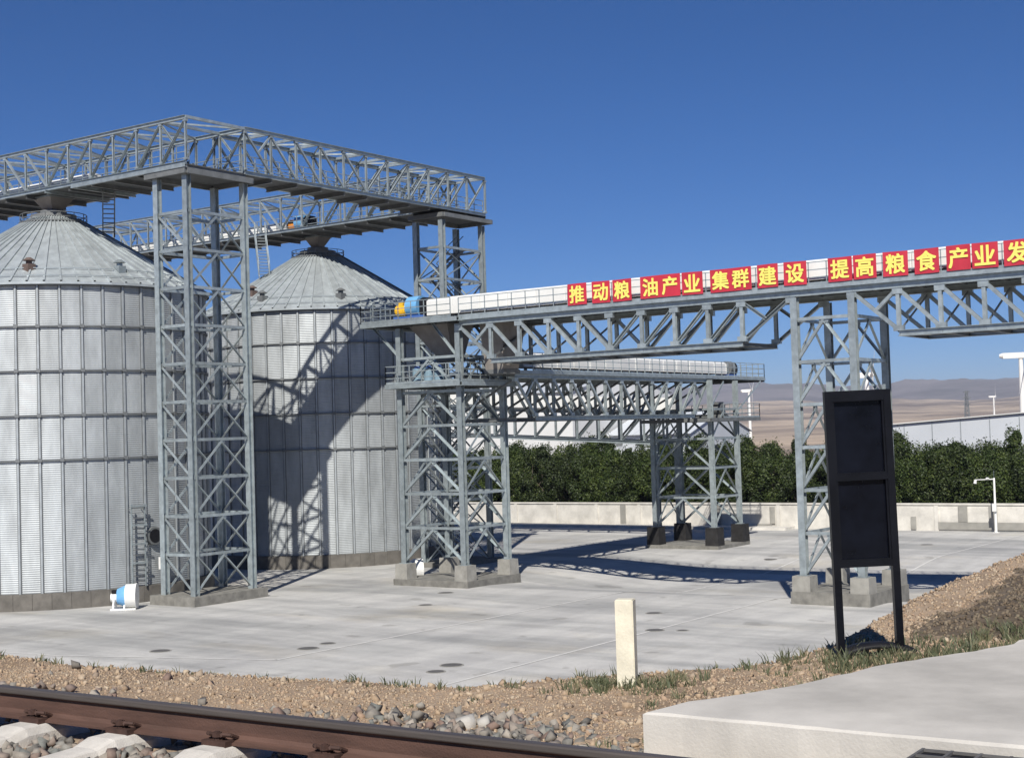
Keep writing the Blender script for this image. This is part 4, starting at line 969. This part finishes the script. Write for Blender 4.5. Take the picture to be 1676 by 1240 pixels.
# ------------------------------------------------------------------ grass
def grass(name, tufts, label, seed):
    g = np.random.default_rng(seed); v = []; f = []; tn = []
    for x, y, h, nb in tufts:
        z = float(gz(x, y)[0]) - .01; base = g.random()
        for k in range(nb):
            a = g.uniform(0, 6.28); r = g.uniform(0, .05); px, py = x + r * math.cos(a), y + r * math.sin(a); hh = h * g.uniform(.5, 1.1); ln = hh * g.uniform(.2, .8); b_ = g.uniform(0, 6.28); w = g.uniform(.0025, .005)
            dx, dy = math.cos(a + g.normal() * .6) * ln, math.sin(a + g.normal() * .6) * ln; ex, ey = -math.sin(b_) * w, math.cos(b_) * w; i = len(v)
            v += [(px - ex, py - ey, z), (px + ex, py + ey, z), (px + dx * .35 + ex, py + dy * .35 + ey, z + hh * .6), (px + dx * .35 - ex, py + dy * .35 - ey, z + hh * .6), (px + dx, py + dy, z + hh)]
            f += [(i, i + 1, i + 2, i + 3), (i + 3, i + 2, i + 4)]; q = np.clip(.6 * base + .5 * g.random(), 0, 1); tn += [q, q]
    me = mesh(name, v, f, 'grass'); set_tone(me, tn, 1); link(bpy.data.objects.new(name, me), None, 'stuff', label, 'grass')
tf = []
for a, c in zip(outl[:9], outl[1:10]):
    L_ = math.dist(a, c); n = int(L_ * 34)
    for i in range(n):
        u = (i + g.random()) / n; x, y = a[0] + (c[0] - a[0]) * u, a[1] + (c[1] - a[1]) * u; dens = .25 + .75 * sstep(7.2, 8.6, y)
        if g.random() < dens: tf.append((x - abs(g.normal()) * .28 - .03, y + g.normal() * .06, g.uniform(.05, .13) * (.6 + .7 * float(sstep(7, 9, y))), int(g.integers(8, 18))))
grass('grass', tf, 'green grey grass growing along the edge of the concrete slab', 3)
tf = []
for k in range(1000):
    x, y = g.uniform(-11.5, -3.4), g.uniform(7.3, 11.6); d = float(crest_dist(np.array([[x]]), np.array([[y]]))[0, 0])
    nearpost = math.hypot(x + 5.2, y - 8.6) < .55; nearsign = math.hypot(x + 4.3, y - 10.6) < .8
    if d > .1: continue
    if (d > -.22 and g.random() < .7) or nearpost or nearsign or g.random() < .07: tf.append((x, y, g.uniform(.03, .085) * (1.5 if (nearpost or nearsign) else 1), int(g.integers(6, 18))))
for k in range(60): tf.append((g.normal(-5.25, .3), g.normal(8.5, .16), g.uniform(.04, .11), 14))
for k in range(95): tf.append((g.normal(-3.95, .5), g.normal(10.0, .32), g.uniform(.04, .13), 12))
for k in range(110): q_ = g.uniform(0, 1); tf.append((-3.35 + .3 * q_ + g.normal() * .12 - .1, 10 + 4.5 * q_ + g.normal() * .15, g.uniform(.07, .17), 18))
grass('weeds', tf, 'sparse weeds along the crest of the bank around the post and the sign', 4)

# ------------------------------------------------------------------ cream post, black sign, tyre
px, py = -5.2, 8.57; zp = float(gz(px, py)[0])
p = thing('marker_post', (px, py, zp), 'square cream painted concrete post standing on the gravel bank', 'post', rotz=math.radians(20))
b = bmesh.new(); bmesh.ops.create_cube(b, size=1); bmesh.ops.scale(b, vec=(.125, .115, .70), verts=b.verts); bmesh.ops.translate(b, vec=(0, 0, .245), verts=b.verts); bmesh.ops.bevel(b, geom=b.edges[:], offset=.006, segments=2, affect='EDGES')
me = bpy.data.meshes.new('shaft'); b.to_mesh(me); b.free(); me.materials.append(M['post']); link(bpy.data.objects.new('shaft', me), p)

sgx, sgy = -4.20, 10.42; zs = float(gz(sgx, sgy)[0]) - .055
SG = thing('sign_board', (sgx, sgy, zs), 'black double panel sign board on two posts at the edge of the bank', 'sign', rotz=math.radians(37))
SG.rotation_euler = (0, math.radians(-.9), math.radians(37))
hw, Ht = .222, 2.04
for s in (-1, 1): MB().box(s * hw - .027, s * hw + .027, -.03, .03, -.25, Ht).build('post', 'black', SG)
for z, h in ((Ht - .04, .08), (1.39, .045), (.745, .045)): MB().box(-hw + .027, hw - .027, -.028, .028, z - h / 2, z + h / 2).build('rail', 'black', SG)
for z0, z1 in ((.7675, 1.3675), (1.4125, Ht - .08)):
    f = MB().box(-hw + .027, hw - .027, .012, .026, z0, z1).build('panel', 'boardface', SG)
    MB().box(-hw + .027, -hw + .043, -.02, .012, z0, z1).box(hw - .043, hw - .027, -.02, .012, z0, z1).box(-hw + .043, hw - .043, -.02, .012, z0, z0 + .014).build('trim', 'black', SG)
ty = thing('half_tyre', (-4.18, 10.5, zs - .0), 'half buried black tyre arching at the feet of the sign', 'tyre', rotz=math.radians(37))
v = []; f = []; nT = 26; prof = [(.0, -.10), (.055, -.085), (.07, 0), (.055, .085), (.0, .10), (-.02, .08), (-.02, -.08)]
for i in range(nT + 1):
    a = math.pi * i / nT
    for dr, dy in prof: r = .265 + dr; v.append((r * math.cos(a), dy, (r * .46) * max(0., math.sin(a)) ** .75))
k = len(prof)
for i in range(nT):
    for j in range(k): f.append((i * k + j, i * k + (j + 1) % k, (i + 1) * k + (j + 1) % k, (i + 1) * k + j))
link(bpy.data.objects.new('casing', mesh('casing', v, f, 'rubber', True)), ty)

# ------------------------------------------------------------------ thin desert haze
hm = bpy.data.materials.new('haze_air'); hm.use_nodes = True; n = hm.node_tree.nodes; n.remove(n['Principled BSDF'])
pv = n.new('ShaderNodeVolumePrincipled'); pv.inputs['Color'].default_value = (.78, .86, 1, 1); pv.inputs['Density'].default_value = 9.0e-5; pv.inputs['Anisotropy'].default_value = 0
hm.node_tree.links.new(pv.outputs[0], n['Material Output'].inputs['Volume'])
hz = MB().box(-11000, 11000, -11000, 11000, -40, 330).build('haze', hm, kind='stuff')
